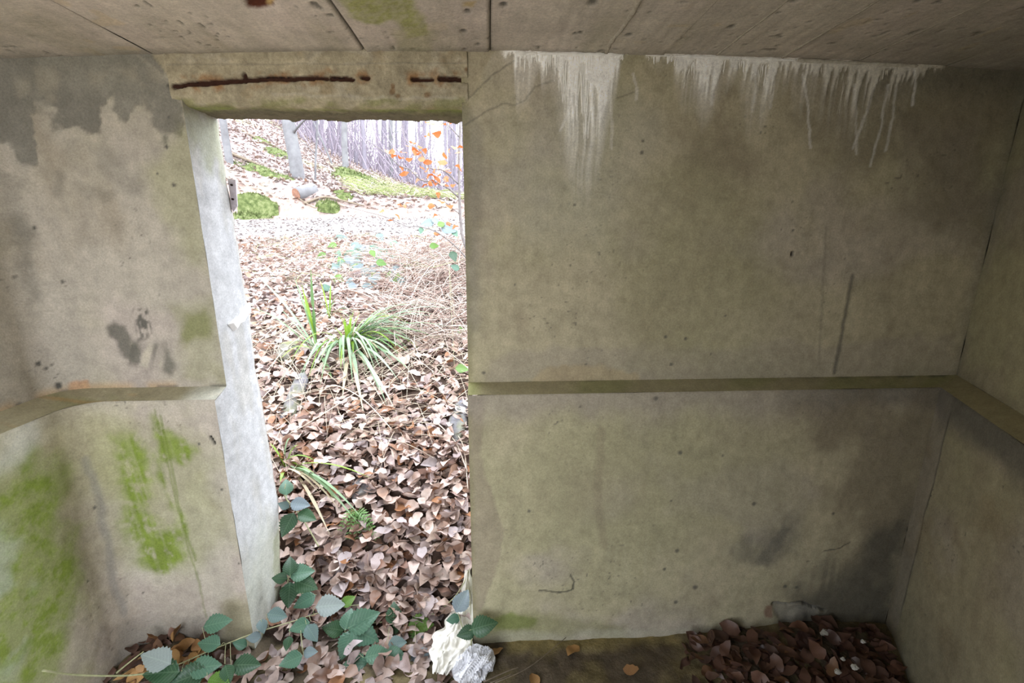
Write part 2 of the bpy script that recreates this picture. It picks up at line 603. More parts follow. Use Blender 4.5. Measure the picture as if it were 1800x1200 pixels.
def paint_left_upper(X, Y, Z, S):
    c, d = plaster(S, Z, 1, 0.9)
    on = (Y > 1.35)
    U = X - (D - Y) * 0.9                  # unroll round the corner
    # damp grey zone under the ceiling with drip-like tongues
    pts = front([(-120, 60), (265, 60), (322, 185), (318, 240), (285, 250), (268, 190), (250, 175), (235, 200), (212, 205), (195, 175), (182, 190),
                 (172, 235), (150, 240), (140, 215), (108, 238), (93, 232), (95, 190), (85, 182), (70, 185), (60, 205), (62, 290), (50, 300), (30, 290), (20, 255), (-120, 240)])
    m = blob(U, Z, pts, 0.008, 0.030, 30, 101, 6)
    c = mix(c, DARK * (1 + 0.30 * fbm(U, Z, 9, 6, 104, 0.6))[..., None], m * 0.9)
    d = d - 0.0025 * m
    for k, pp in enumerate([[(60, 120), (95, 118), (105, 155), (70, 165)], [(160, 128), (185, 130), (180, 148), (158, 146)], [(200, 120), (235, 118), (248, 145), (225, 140)],
                            [(28, 140), (48, 140), (48, 165), (30, 165)], [(258, 118), (280, 120), (285, 145), (262, 140)], [(75, 165), (92, 162), (96, 178), (78, 180)]]):
        c = mix(c, BASE * 0.78, blob(U, Z, front(pp), 0.012, 0.012, 30, 110 + k) * 0.7)
    # grey blotches lower on
    for k, (pp, a) in enumerate([([(95, 300), (112, 300), (110, 345), (98, 345)], 0.35), ([(135, 328), (155, 330), (152, 346), (137, 344)], 0.5), ([(165, 330), (200, 335), (198, 348), (170, 350)], 0.35),
                            ([(20, 380), (60, 400), (65, 480), (30, 470)], 0.5), ([(0, 300), (40, 320), (55, 420), (20, 430)], 0.28), ([(35, 470), (62, 480), (80, 530), (55, 528)], 0.5),
                            ([(160, 260), (215, 270), (262, 350), (230, 340), (180, 300)], 0.35), ([(100, 300), (112, 310), (108, 340), (98, 335)], 0.3)]):
        c = mix(c, DARK * 0.9, blob(U, Z, front(pp), 0.02, 0.025, 25, 120 + k) * a)
    # soot-like stain pair and green patch above the ledge
    c = mix(c, DARK * 0.62, blob(U, Z, front([(186, 575), (200, 562), (222, 572), (232, 595), (242, 612), (235, 632), (218, 628), (205, 600), (190, 592)]), 0.010, 0.012, 25, 140) * 0.85)
    speck = sstep(0.42, 0.60, vnoise(U * 130, Z * 60, 141))
    c = mix(c, SOOT, blob(U, Z, front([(236, 545), (262, 540), (268, 600), (245, 598)]), 0.012, 0.02, 30, 142) * speck * 0.9)
    tong = sstep(0.35, 0.6, vnoise(U * 55 - Z * 18, Z * 6, 143))
    c = mix(c, DARK * 0.7, blob(U, Z, front([(228, 602), (290, 600), (312, 640), (300, 660), (262, 645), (222, 640)]), 0.016, 0.014, 25, 144) * (0.25 + 0.6 * tong))
    c = mix(c, BASE * 1.25, blob(U, Z, front([(232, 605), (262, 600), (285, 640), (262, 650), (240, 640)]), 0.016, 0.012, 25, 145) * sstep(0.62, 0.75, vnoise(U * 60 - Z * 22, Z * 7, 146)) * 0.6)
    c = mix(c, GREEN2 * 0.75, blob(U, Z, front([(330, 555), (360, 545), (372, 560), (368, 592), (345, 590), (328, 610), (318, 590)]), 0.018, 0.02, 20, 147) * 0.75)
    c = mix(c, GREEN2, blob(U, Z, front([(300, 540), (380, 530), (392, 670), (330, 660), (320, 610)]), 0.03, 0.04, 14, 148) * 0.35)
    c = mix(c, GREEN2 * 1.3, blob(U, Z, front([(262, 300), (345, 180), (358, 340), (370, 480), (330, 470), (285, 360)]), 0.04, 0.05, 10, 149) * 0.35)
    # rust-coloured bleed along the back of the ledge
    c = mix(c, RUST * 1.5, blob(U, Z, front([(120, 668), (155, 668), (155, 684), (122, 684)]), 0.008, 0.012, 30, 150) * 0.55)
    c = mix(c, np.array([0.46, 0.30, 0.14]), sstep(0.035, 0.0, Z - ZLEDGE) * sstep(0.25, 0.6, vnoise(S * 14, Z * 3, 151)) * 0.55)
    c = mix(c, SOOT, sstep(0.014, 0.0, Z - ZLEDGE) * sstep(0.6, 0.75, vnoise(S * 22, Z * 3, 152)) * 0.7)
    # lintel concrete showing beyond the broken plaster edge
    m = blob(U, Z, front([(262, 60), (268, 98), (300, 140), (322, 187), (420, 190), (420, 60)]), 0.003, 0.004, 40, 160)
    c = mix(c, LINTEL * (1 + 0.15 * fbm(U, Z, 20, 4, 161))[..., None], m)
    d = d - 0.002 * m
    edge = line(U, Z, front([(240, 95), (268, 118), (300, 150), (320, 185)]), 0.003, 0.004, 0.005, 30, 163)
    c = mix(c, BASE * 0.9, edge * 0.4)
    m = line(U, Z, front([(298, 152), (330, 148)]), 0.006, 0.003, 0.004, 40, 162)
    c = mix(c, SOOT * 0.4, m)
    d = d - 0.006 * m
    # a few dots
    for px, py, r in [(296, 205, 2), (277, 305, 2), (293, 258, 3), (305, 325, 3), (60, 400, 3), (110, 495, 3), (68, 630, 4), (80, 640, 3), (102, 672, 6)]:
        q = front([(px, py)])[0]
        c = mix(c, SOOT, 1 - sstep(r * 0.0012, r * 0.003, np.hypot(U - q[0], Z - q[1])))
    return c, d


def paint_left_lower(X, Y, Z, S):
    c, d = plaster(S, Z, 2, 1.0)
    U = X - (DL - Y) * 0.9
    f = lambda p: front(p, DL)
    # green algae with vertical scratches
    scr = 0.45 + 0.7 * vnoise(U * 110 + Z * 12, Z * 3, 201)
    g = blob(U, Z, f([(195, 770), (235, 762), (262, 800), (258, 880), (285, 930), (320, 935), (322, 985), (285, 1005), (245, 985), (215, 930), (200, 850)]), 0.035, 0.05, 12, 202)
    g = np.maximum(g, blob(U, Z, f([(268, 730), (305, 765), (345, 790), (325, 820), (285, 810), (300, 880), (325, 900), (330, 950), (345, 975), (320, 930), (285, 860), (272, 780)]), 0.02, 0.03, 14, 203))
    c = mix(c, GREEN2 * 1.1, blob(U, Z, f([(170, 740), (330, 730), (385, 800), (395, 940), (330, 1010), (220, 1000), (180, 880)]), 0.07, 0.07, 9, 204) * 0.4)
    c = mix(c, GREEN * (0.9 + 0.3 * vnoise(U * 40, Z * 40, 206))[..., None], np.clip(g * scr * 1.15 * sstep(-0.75, 0.1, fbm(U, Z, 45, 4, 205)), 0, 1))
    for pp in ([(272, 720), (292, 800), (312, 890), (335, 975), (350, 1020), (362, 1085)], [(282, 730), (300, 810), (322, 920), (345, 985)]):
        c = mix(c, GREEN * 0.75, line(U, Z, f(pp), 0.0015, 0.005, 0.004, 30, 207) * 0.5)
    # bluish damp crease in the rounded corner
    c = mix(c, np.array([0.19, 0.185, 0.175]), line(U, Z, f([(150, 800), (175, 880), (195, 1000), (215, 1060)]), 0.004, 0.022, 0.012, 14, 208) * 0.5)
    # chipped hole beside the jamb, damp foot
    m = line(U, Z, f([(370, 768), (377, 780)]), 0.003, 0.003, 0.002, 40, 209)
    c = mix(c, SOOT * 0.4, m); d = d - 0.008 * m
    c = mix(c, DARK * 0.7, blob(U, Z, f([(200, 1085), (480, 1070), (480, 1200), (200, 1200)]), 0.03, 0.05, 16, 210) * 0.4)
    c = mix(c, np.array([0.31, 0.28, 0.17]), blob(U, Z, f([(380, 1060), (450, 1040), (470, 1130), (390, 1130)]), 0.03, 0.04, 14, 212) * 0.6)
    c = mix(c, np.array([0.29, 0.235, 0.2]), blob(U, Z, f([(240, 1030), (330, 1020), (390, 1070), (300, 1100), (235, 1085)]), 0.04, 0.05, 12, 213) * 0.4)
    for px, py, r in [(150, 980, 2), (165, 878, 3), (350, 780, 2), (420, 990, 2), (390, 860, 2), (250, 1040, 2)]:
        q = f([(px, py)])[0]
        c = mix(c, SOOT, 1 - sstep(r * 0.0012, r * 0.003, np.hypot(U - q[0], Z - q[1])))
    # left wall proper: algae and pale worn areas, patch of painted doorway light
    f2 = lambda p: left(p, ll[0])
    m = blob(Y, Z, f2([(-20, 850), (45, 800), (110, 825), (100, 890), (130, 950), (150, 1040), (120, 1120), (90, 1210), (0, 1230), (-120, 1200), (-120, 880)]), 0.06, 0.07, 12, 220)
    wl = (X < ll[0] + 0.03)
    c = mix(c, GREEN * 1.15, np.where(wl, m * (0.6 + 0.4 * sstep(-0.25, 0.35, fbm(Y, Z, 26, 6, 221, 0.75))), 0))
    m = blob(Y, Z, f2([(-90, 900), (25, 960), (50, 1080), (30, 1200), (-90, 1200)]), 0.05, 0.06, 12, 222)
    c = mix(c, np.array([0.42, 0.45, 0.37]), np.where(wl, m * 0.55 * sstep(-0.1, 0.35, fbm(Y, Z, 12, 4, 223)), 0))
    m = blob(Y, Z, f2([(0, 770), (55, 740), (75, 770), (20, 830), (-60, 860)]), 0.04, 0.04, 12, 224)
    c = mix(c, np.array([0.60, 0.60, 0.56]), np.where(wl, m * 0.5, 0))  # bright patch of doorway light painted into the colour
    return c, d


def paint_ledge_left(X, Y, Z, S):
    c, d = plaster(S, Z, 3, 0.2)
    c = mix(c, np.array([0.32, 0.285, 0.165]), 0.75 * np.ones(S.shape))
    c = mix(c, GREEN2, sstep(0.0, 0.5, fbm(S, Y, 6, 4, 300)) * 0.5)
    c = mix(c, np.array([0.42, 0.25, 0.10]), sstep(0.2, 0.6, fbm(S, Y * 3, 9, 4, 301)) * 0.5)
    c = mix(c, np.array([0.62, 0.62, 0.54]), sstep(-1.10, -1.02, X) * 0.7)  # doorway light caught by the ledge, painted in beside the jamb
    return c, d


def paint_ledge_right(X, Y, Z, S):
    c, d = plaster(S, Z, 4, 0.1)
    c = mix(c, np.array([0.285, 0.25, 0.14]), 0.75 * np.ones(S.shape))
    c = mix(c, GREEN2 * 0.9, sstep(0.0, 0.5, fbm(S, Y, 5, 4, 310)) * 0.5)
    c = mix(c, GREEN2 * 1.6, sstep(-0.02, -0.075, X) * 0.6)
    c = mix(c, SOOT, sstep(DL + 0.055, D, Y) * sstep(0.9, 1.6, X) * sstep(0.3, 0.6, vnoise(S * 16, Y * 3, 311)) * 0.7)
    return c, d


# envelope of the lime run-off: (pixel x, length in px, whiteness)
LIME = [(875, 0, 0.0), (888, 8, 0.9), (902, 10, 0.9), (909, 46, 1), (922, 42, 1), (936, 26, 1), (948, 14, 1), (956, 36, 1), (966, 26, 1), (976, 40, 1),
        (985, 66, 1), (1000, 88, 1), (1020, 104, 1), (1042, 110, 1), (1060, 92, 1), (1072, 60, 1), (1084, 36, 1), (1094, 10, .8), (1104, 2, .5), (1130, 0, .4),
        (1140, 8, .5), (1160, 14, .6), (1182, 8, .6), (1196, 34, .7), (1212, 42, .75), (1226, 36, .8), (1246, 54, .85), (1262, 44, .8), (1280, 30, .75), (1298, 18, .7),
        (1312, 36, .75), (1328, 58, .8), (1345, 62, .8), (1360, 48, .75), (1376, 30, .65), (1395, 22, .6), (1412, 46, .65), (1432, 40, .6), (1455, 46, .5), (1480, 60, .45),
        (1505, 66, .42), (1530, 70, .42), (1555, 60, .42), (1580, 46, .4), (1602, 50, .45), (1620, 20, .35), (1650, 14, .3), (1668, 0, .0)]


def paint_right_upper(X, Y, Z, S):
    c, d = plaster(S, Z, 5, 0.45)
    U = np.where(S > 1.80 - XJR + 0.002, X + 20, X)
    fr = front
    # lintel corner at the top left, broken plaster edge
    m = blob(U, Z, fr([(780, 60), (862, 60), (868, 92), (850, 120), (845, 150), (813, 186), (780, 190)]), 0.003, 0.004, 40, 500)
    c = mix(c, LINTEL * (1 + 0.15 * fbm(U, Z, 20, 4, 501))[..., None], m * 0.9)
    d = d - 0.001 * m
    # greenish dark strip along the door edge
    c = mix(c, np.array([0.25, 0.23, 0.12]), sstep(0.03, 0.0, U - XJR + 0.012 * fbm(U, Z, 14, 3, 502)) * 0.65)
    c = mix(c, DARK, blob(U, Z, fr([(812, 190), (850, 215), (852, 300), (838, 420), (845, 560), (825, 600), (818, 400)]), 0.02, 0.03, 14, 503) * 0.35)
    # grey-purple damp under the ledge line
    c = mix(c, PINK * 0.72, blob(U, Z, fr([(850, 620), (1200, 610), (1680, 590), (1680, 680), (850, 680)]), 0.02, 0.05, 10, 504) * 0.35)
    c = mix(c, np.array([0.40, 0.31, 0.17]), blob(U, Z, fr([(950, 650), (1020, 640), (1120, 655), (1120, 675), (930, 675)]), 0.012, 0.02, 18, 505) * 0.5)
    # pale clean areas and brown bands
    c = mix(c, np.array([0.42, 0.395, 0.31]), blob(U, Z, fr([(880, 200), (1080, 170), (1180, 260), (1060, 420), (920, 400)]), 0.10, 0.12, 6, 506) * 0.45)
    c = mix(c, np.array([0.31, 0.285, 0.16]), blob(U, Z, fr([(1100, 330), (1250, 250), (1330, 330), (1360, 520), (1250, 640), (1120, 600)]), 0.10, 0.12, 6, 507) * 0.5)
    c = mix(c, BROWN * 0.85, blob(U, Z, fr([(1170, 230), (1300, 250), (1340, 320), (1240, 300)]), 0.05, 0.06, 10, 508) * 0.4)
    c = mix(c, BROWN * 0.62, blob(U, Z, fr([(1420, 110), (1800, 100), (1740, 420), (1640, 400), (1560, 300), (1440, 260)]), 0.10, 0.12, 7, 509) * 0.55)  # brown stain, also painting in the dimming at the right end
    # long dark dribble
    c = mix(c, DARK * 0.55, line(U, Z, fr([(1497, 485), (1490, 530), (1478, 590), (1467, 655)]), 0.002, 0.010, 0.006, 20, 510) * 0.7)
    c = mix(c, DARK * 0.8, line(U, Z, fr([(1452, 400), (1448, 470), (1440, 640)]), 0.002, 0.006, 0.004, 20, 511) * 0.3)
    # bolt hole
    q = fr([(1393, 446)])[0]
    m = 1 - sstep(0.005, 0.009, np.hypot((U - q[0]) * 1.1, (Z - q[1]) * 0.8))
    c = mix(c, SOOT * 0.4, m); d = d - 0.012 * m
    # cracks
    for k, (pp, wd) in enumerate([([(816, 220), (850, 200), (880, 182), (905, 186), (925, 175), (940, 155), (975, 140)], 0.0016), ([(813, 182), (845, 150), (870, 128), (905, 105)], 0.0016), ([(1085, 172), (1115, 160)], 0.001)]):
        m = line(U, Z, fr(pp), wd, 0.002, 0.006, 30, 512 + k)
        c = mix(c, DARK * 0.7, m * 0.5); d = d - 0.001 * m
    # lime veil: soft white wash with streaky lower edge
    px = np.array([p[0] for p in LIME], float)
    ux = np.array([aty(p[0], 100, D)[0] for p in LIME])
    le = np.interp(U, ux, [p[1] * 0.00205 for p in LIME])
    wh = np.interp(U, ux, [p[2] for p in LIME])
    top = ceil_z(X)
    t = top - Z
    col_n = vnoise(U * 150 + 0.6 * np.sin(Z * 25), Z * 5, 520) * 0.55 + vnoise(U * 60, Z * 3, 521) * 0.45
    length = le * (0.18 + 1.25 * sstep(0.30, 0.75, col_n))
    m = sstep(1.05, 0.55, t / (length + 1e-4)) * np.clip(le / 0.02, 0, 1)
    veil = sstep(1.9, 0.2, t / (le * 1.25 + 1e-4)) * (0.25 + 0.6 * sstep(0.35, 0.7, col_n)) * np.clip(le / 0.04, 0, 1)
    dirtyw = WHITE * 0.62 * np.array([1.0, 0.95, 0.82])
    lc = dirtyw + (WHITE - dirtyw) * np.clip(wh * 1.3 - 0.25, 0, 1)[..., None]
    c = c + (lc - c) * np.clip(np.maximum(m * (0.6 + 0.6 * wh), veil * 1.1 * wh), 0, 1)[..., None]
    d = d + 0.003 * m
    # dark band behind the drips on the right
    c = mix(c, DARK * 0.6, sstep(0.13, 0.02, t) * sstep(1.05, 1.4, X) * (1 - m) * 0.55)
    # long faint streaks below
    for x0, y0, x1, y1, a in [(1112, 130, 1118, 175, .5), (1250, 100, 1250, 185, .5), (1328, 120, 1322, 195, .5), (1360, 120, 1352, 190, .45), (1412, 130, 1424, 260, .6), (1560, 150, 1530, 290, .5),
                              (1500, 150, 1505, 270, .4), (1540, 140, 1500, 260, .45), (1575, 150, 1555, 265, .4), (1607, 110, 1605, 185, .7), (1005, 170, 985, 230, .5), (1035, 185, 1030, 235, .5), (1070, 160, 1075, 260, .35), (1060, 160, 1050, 210, .5)]:
        mid = ((x0 + x1) / 2 + 3, (y0 + y1) / 2)
        c = mix(c, WHITE * 0.8, line(U, Z, fr([(x0, y0), mid, (x1, y1)]), 0.0015, 0.005, 0.006, 25, int(x0)) * a)
    for px_, py_, r in [(1128, 268, 3), (1275, 555, 2), (1010, 360, 2), (905, 500, 2), (1205, 595, 3), (1170, 592, 3), (1180, 640, 3), (1250, 622, 2), (1030, 640, 2), (850, 655, 3), (1130, 248, 2)]:
        q = fr([(px_, py_)])[0]
        c = mix(c, SOOT, (1 - sstep(r * 0.0012, r * 0.003, np.hypot(U - q[0], Z - q[1]))) * 0.8)
    c = c * (1 - 0.30 * sstep(1.80 - XJR - 0.004, 1.80 - XJR + 0.004, S))[..., None]      # dimness of the splayed wall put into its colour
    # darker strip along the splayed corner, olive patches beyond it
    c = mix(c, DARK * 0.8, sstep(0.05, 0.0, np.abs(S - (1.80 - XJR)) + 0.02 * fbm(S, Z, 12, 3, 530)) * 0.35)
    m = sstep(1.86, 1.90, S)
    c = mix(c, OLIVE * 0.9, m * sstep(0.0, 0.4, fbm(S, Z, 4, 4, 531)) * 0.7)
    return c, d


def paint_right_lower(X, Y, Z, S):
    c, d = plaster(S, Z, 6, 0.55)
    U = np.where(S > 1.80 - XJR + 0.002, X + 20, X)        # stains of the front wall stop at the corner
    fr = lambda p: front(p, DL)
    # damp pink-brown margin at the door and green foot
    m = blob(U, Z, fr([(815, 690), (850, 700), (845, 800), (865, 870), (885, 930), (875, 1010), (830, 1100), (810, 1100)]), 0.008, 0.018, 14, 600)
    c = mix(c, np.array([0.29, 0.245, 0.175]), m * 0.7)
    c = mix(c, np.array([0.25, 0.23, 0.12]), sstep(0.02, 0.0, U - XJR + 0.008 * fbm(U, Z, 14, 3, 602)) * 0.5)
    c = mix(c, GREEN * 0.95, blob(U, Z, fr([(862, 1085), (900, 1078), (940, 1090), (930, 1105), (870, 1108)]), 0.014, 0.02, 20, 601) * 0.75)
    c = mix(c, GREEN2 * 0.8, blob(U, Z, fr([(840, 1075), (1000, 1085), (1100, 1100), (1100, 1120), (840, 1125)]), 0.03, 0.03, 14, 603) * 0.5)
    # grey band right under the lip
    c = mix(c, PINK * 0.78, sstep(0.14, 0.02, ZLIP - Z + 0.06 * fbm(U, Z, 8, 4, 604)) * 0.6)
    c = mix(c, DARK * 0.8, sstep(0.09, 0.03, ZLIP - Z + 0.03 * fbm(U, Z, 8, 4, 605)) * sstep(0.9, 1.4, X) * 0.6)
    # olive clean field
    c = mix(c, np.array([0.345, 0.32, 0.195]), blob(U, Z, fr([(880, 770), (1000, 740), (1400, 760), (1430, 880), (1300, 960), (900, 960)]), 0.10, 0.12, 6, 606) * 0.55)
    # dark patches, those at the right end and foot painting in its dimness
    c = mix(c, BROWN * 0.62, blob(U, Z, fr([(1390, 700), (1680, 690), (1580, 1100), (1400, 1100), (1500, 960), (1480, 820)]), 0.10, 0.14, 8, 607, 6) * 0.6)
    c = mix(c, DARK * 0.45, blob(U, Z, fr([(1440, 1010), (1500, 960), (1600, 900), (1580, 1110), (1330, 1110), (1360, 1085)]), 0.10, 0.13, 9, 608, 6) * 0.75)
    c = mix(c, DARK * 0.75, blob(U, Z, fr([(1270, 960), (1350, 930), (1400, 900), (1420, 940), (1360, 990), (1310, 1000)]), 0.04, 0.05, 16, 609) * 0.5)
    # vertical pale brush strokes low on the right
    st = sstep(0.45, 0.75, vnoise(U * 60, Z * 4, 610))
    c = mix(c, np.array([0.42, 0.39, 0.26]), blob(U, Z, fr([(1060, 960), (1200, 940), (1480, 940), (1490, 1030), (1300, 1050), (1060, 1040)]), 0.04, 0.05, 10, 611) * st * 0.28)
    c = mix(c, np.array([0.44, 0.415, 0.32]), sstep(0.05, 0.01, Z - 0.01 + 0.03 * fbm(U, Z, 10, 4, 612)) * sstep(1.3, 1.0, X) * 0.5)
    # vertical faint stain
    c = mix(c, BROWN * 0.8, line(U, Z, fr([(1055, 755), (1052, 900), (1060, 960)]), 0.006, 0.02, 0.008, 10, 613) * 0.35)
    # cracks and spalls
    for k, (pp, wd) in enumerate([([(948, 1038), (985, 1042), (1008, 1035), (1010, 1022), (1003, 1010)], 0.002), ([(1360, 1060), (1385, 1063), (1410, 1058), (1432, 1068), (1450, 1073)], 0.005),
                                  ([(1450, 968), (1480, 962), (1495, 953)], 0.0009)]):
        m = line(U, Z, fr(pp), wd, 0.003, 0.005, 30, 620 + k)
        c = mix(c, SOOT * 0.5, m * 0.8); d = d - 0.010 * m * (wd > 0.004) - 0.003 * m
    c = mix(c, DARK * 0.7, blob(U, Z, fr([(1320, 990), (1360, 940), (1378, 915), (1388, 930), (1370, 960), (1350, 1000)]), 0.012, 0.02, 22, 629) * 0.55)
    m = blob(U, Z, fr([(1360, 1058), (1440, 1066), (1430, 1100), (1370, 1100)]), 0.01, 0.012, 20, 630)
    c = mix(c, np.array([0.25, 0.235, 0.2]), m * 0.6); d = d - 0.006 * m
    q = fr([(1402, 1085)])[0]
    m = 1 - sstep(0.02, 0.05, np.hypot(U - q[0], Z - q[1])); d = d + 0.008 * m
    m = blob(U, Z, fr([(1345, 1064), (1358, 1062), (1358, 1085), (1345, 1085)]), 0.006, 0.008, 30, 631)
    c = mix(c, np.array([0.20, 0.10, 0.07]), m * 0.7)
    for px_, py_, r in [(1153, 700, 4), (1020, 715, 2), (1180, 880, 2), (1190, 968, 4), (1168, 1000, 3), (1222, 1032, 5), (1464, 902, 3), (1325, 885, 4), (1188, 1058, 4), (1380, 1030, 4), (1400, 1032, 3), (980, 742, 2), (930, 898, 3), (1270, 800, 2), (1195, 795, 4)]:
        q = fr([(px_, py_)])[0]
        c = mix(c, SOOT, (1 - sstep(r * 0.0012, r * 0.003, np.hypot(U - q[0], Z - q[1]))) * 0.8)
    # right wall: seam parallel to the corner, brownish stain
    sc0 = 1.80 - XJR
    seam = np.abs(S - sc0 - 0.105 + 0.004 * fbm(S, Z, 10, 3, 640))
    m = (1 - sstep(0.0025, 0.007, seam)) * sstep(0.12, 0.2, Z) * sstep(1.04, 0.98, Z)
    c = mix(c, SOOT * 0.6, m * 0.85)
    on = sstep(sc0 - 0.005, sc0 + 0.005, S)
    c = mix(c, np.array([0.37, 0.325, 0.27]), on * sstep(0.115, 0.095, S - sc0) * 0.6)
    c = mix(c, np.array([0.29, 0.23, 0.14]), on * sstep(0.0, 0.5, fbm(S, Z, 6, 4, 641)) * 0.5)
    c = mix(c, DARK * 0.7, on * sstep(0.15, 0.05, ZLIP - Z + 0.08 * fbm(S, Z, 7, 4, 642)) * 0.5)
    c = c * (1 - 0.28 * on)[..., None]  # the lower splayed wall is dimmed in its colour too
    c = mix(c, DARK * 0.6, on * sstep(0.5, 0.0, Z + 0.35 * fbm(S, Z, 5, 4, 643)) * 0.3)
    return c, d


U_, L_, kc = plan_left_front(0.006)
STEP = 0.005
wl_ = wall_part('wall_left', U_, L_, 0, kc, 'upper', STEP, paint_left_upper, M['concrete'])
tag(wl_, 'grey plastered side wall at the left edge', kind='structure')
wall_part('plinth', U_, L_, 0, kc, 'plinth', STEP, paint_left_lower, M['concrete'], wl_)
wall_part('ledge', U_, L_, 0, kc, 'ledge', STEP, paint_ledge_left, M['concrete'], wl_)
U2_, L2_, kr = plan_right_front(0.005)
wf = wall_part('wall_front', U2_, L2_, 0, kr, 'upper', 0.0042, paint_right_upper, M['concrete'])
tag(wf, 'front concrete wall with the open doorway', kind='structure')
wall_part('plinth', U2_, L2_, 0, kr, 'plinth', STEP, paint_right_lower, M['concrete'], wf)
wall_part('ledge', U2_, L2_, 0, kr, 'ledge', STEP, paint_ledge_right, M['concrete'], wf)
wall_part('plaster_panel', U_, L_, kc, len(U_) - 1, 'upper', STEP, paint_left_upper, M['concrete'], wf)
wall_part('plinth', U_, L_, kc, len(U_) - 1, 'plinth', STEP, paint_left_lower, M['concrete'], wf)
wall_part('ledge', U_, L_, kc, len(U_) - 1, 'ledge', STEP, paint_ledge_left, M['concrete'], wf)
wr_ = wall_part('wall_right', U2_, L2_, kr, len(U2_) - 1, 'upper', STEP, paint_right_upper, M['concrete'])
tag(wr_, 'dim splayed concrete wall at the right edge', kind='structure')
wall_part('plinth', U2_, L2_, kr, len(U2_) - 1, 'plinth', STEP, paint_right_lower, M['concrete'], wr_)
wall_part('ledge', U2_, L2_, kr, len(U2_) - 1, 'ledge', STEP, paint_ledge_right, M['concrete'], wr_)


# solid backs of the walls so that light only enters by the openings
def plain(name, boxes, parent=None, kind=None, c=(0.42, 0.39, 0.30)):
    V, Fc = join([box(*b) for b in boxes])
    o = link(name, mesh(name, V, Fc, M['concrete'], False, np.tile(np.array(c), (len(V), 1))), parent)
    if kind: o['kind'] = kind
    return o


plain('wall_core', [((-1.75, D + 0.03, -0.3), (-1.02, OUT, 2.35)), ((XJR + 0.03, D + 0.03, -0.3), (2.2, OUT, 2.35)), ((-1.02, D + 0.06, 2.07), (XJR + 0.03, OUT, 2.35))], wf)
plain('wall_core', [((-1.75, SIDE_Y, -0.3), (-1.56, 1.63, 2.35)), ((-1.56, SIDE_Y, -0.1), (-1.42, 0.91, 1.06)), ((-1.56, SIDE_Y, 1.06), (-1.53, 0.91, 2.2))], wl_)
ra, rb = ur + rdir * 0.0, ur + rdir * 2.55
nn = np.array([-rdir[1], rdir[0]]) * -1
nn = np.array([0.90, -0.44]) / np.hypot(0.90, 0.44)
def slab_xy(a, b, off0, off1, z0, z1):
    q = [a + nn * off0, b + nn * off0, b + nn * off1, a + nn * off1]
    V = [(p[0], p[1], z) for z in (z0, z1) for p in q]
    return V, [(0, 3, 2, 1), (4, 5, 6, 7), (0, 1, 5, 4), (1, 2, 6, 5), (2, 3, 7, 6), (3, 0, 4, 7)]
V, Fc = join([slab_xy(ra - rdir * 0.1, rb, 0.03, 0.25, -0.3, 2.35), slab_xy(ra + rdir * 0.93, rb, 0.0, 0.04, -0.1, 2.2), slab_xy(lr + rdir * 0.94, lr + rdir * 2.5, 0.0, 0.16, -0.1, 1.06)])
link('wall_core', mesh('wall_core', V, Fc, M['concrete'], False, np.tile(np.array([0.13, 0.12, 0.10]), (len(V), 1))), wr_)  # unseen stretch made dark to cut bounce into the right end
plain('wall_back', [((REAR_X1, REAR_Y - 0.2, -0.3), (2.2, REAR_Y, 2.35)), ((-1.75, REAR_Y - 0.2, -0.3), (-1.66, REAR_Y, 2.35))], None, 'structure', (0.13, 0.12, 0.10))  # unseen rear wall, made dark so less light bounces to the right
bpy.data.objects['wall_back']['label'] = 'unseen rear concrete wall, kept dark, beside the opening behind the viewer'


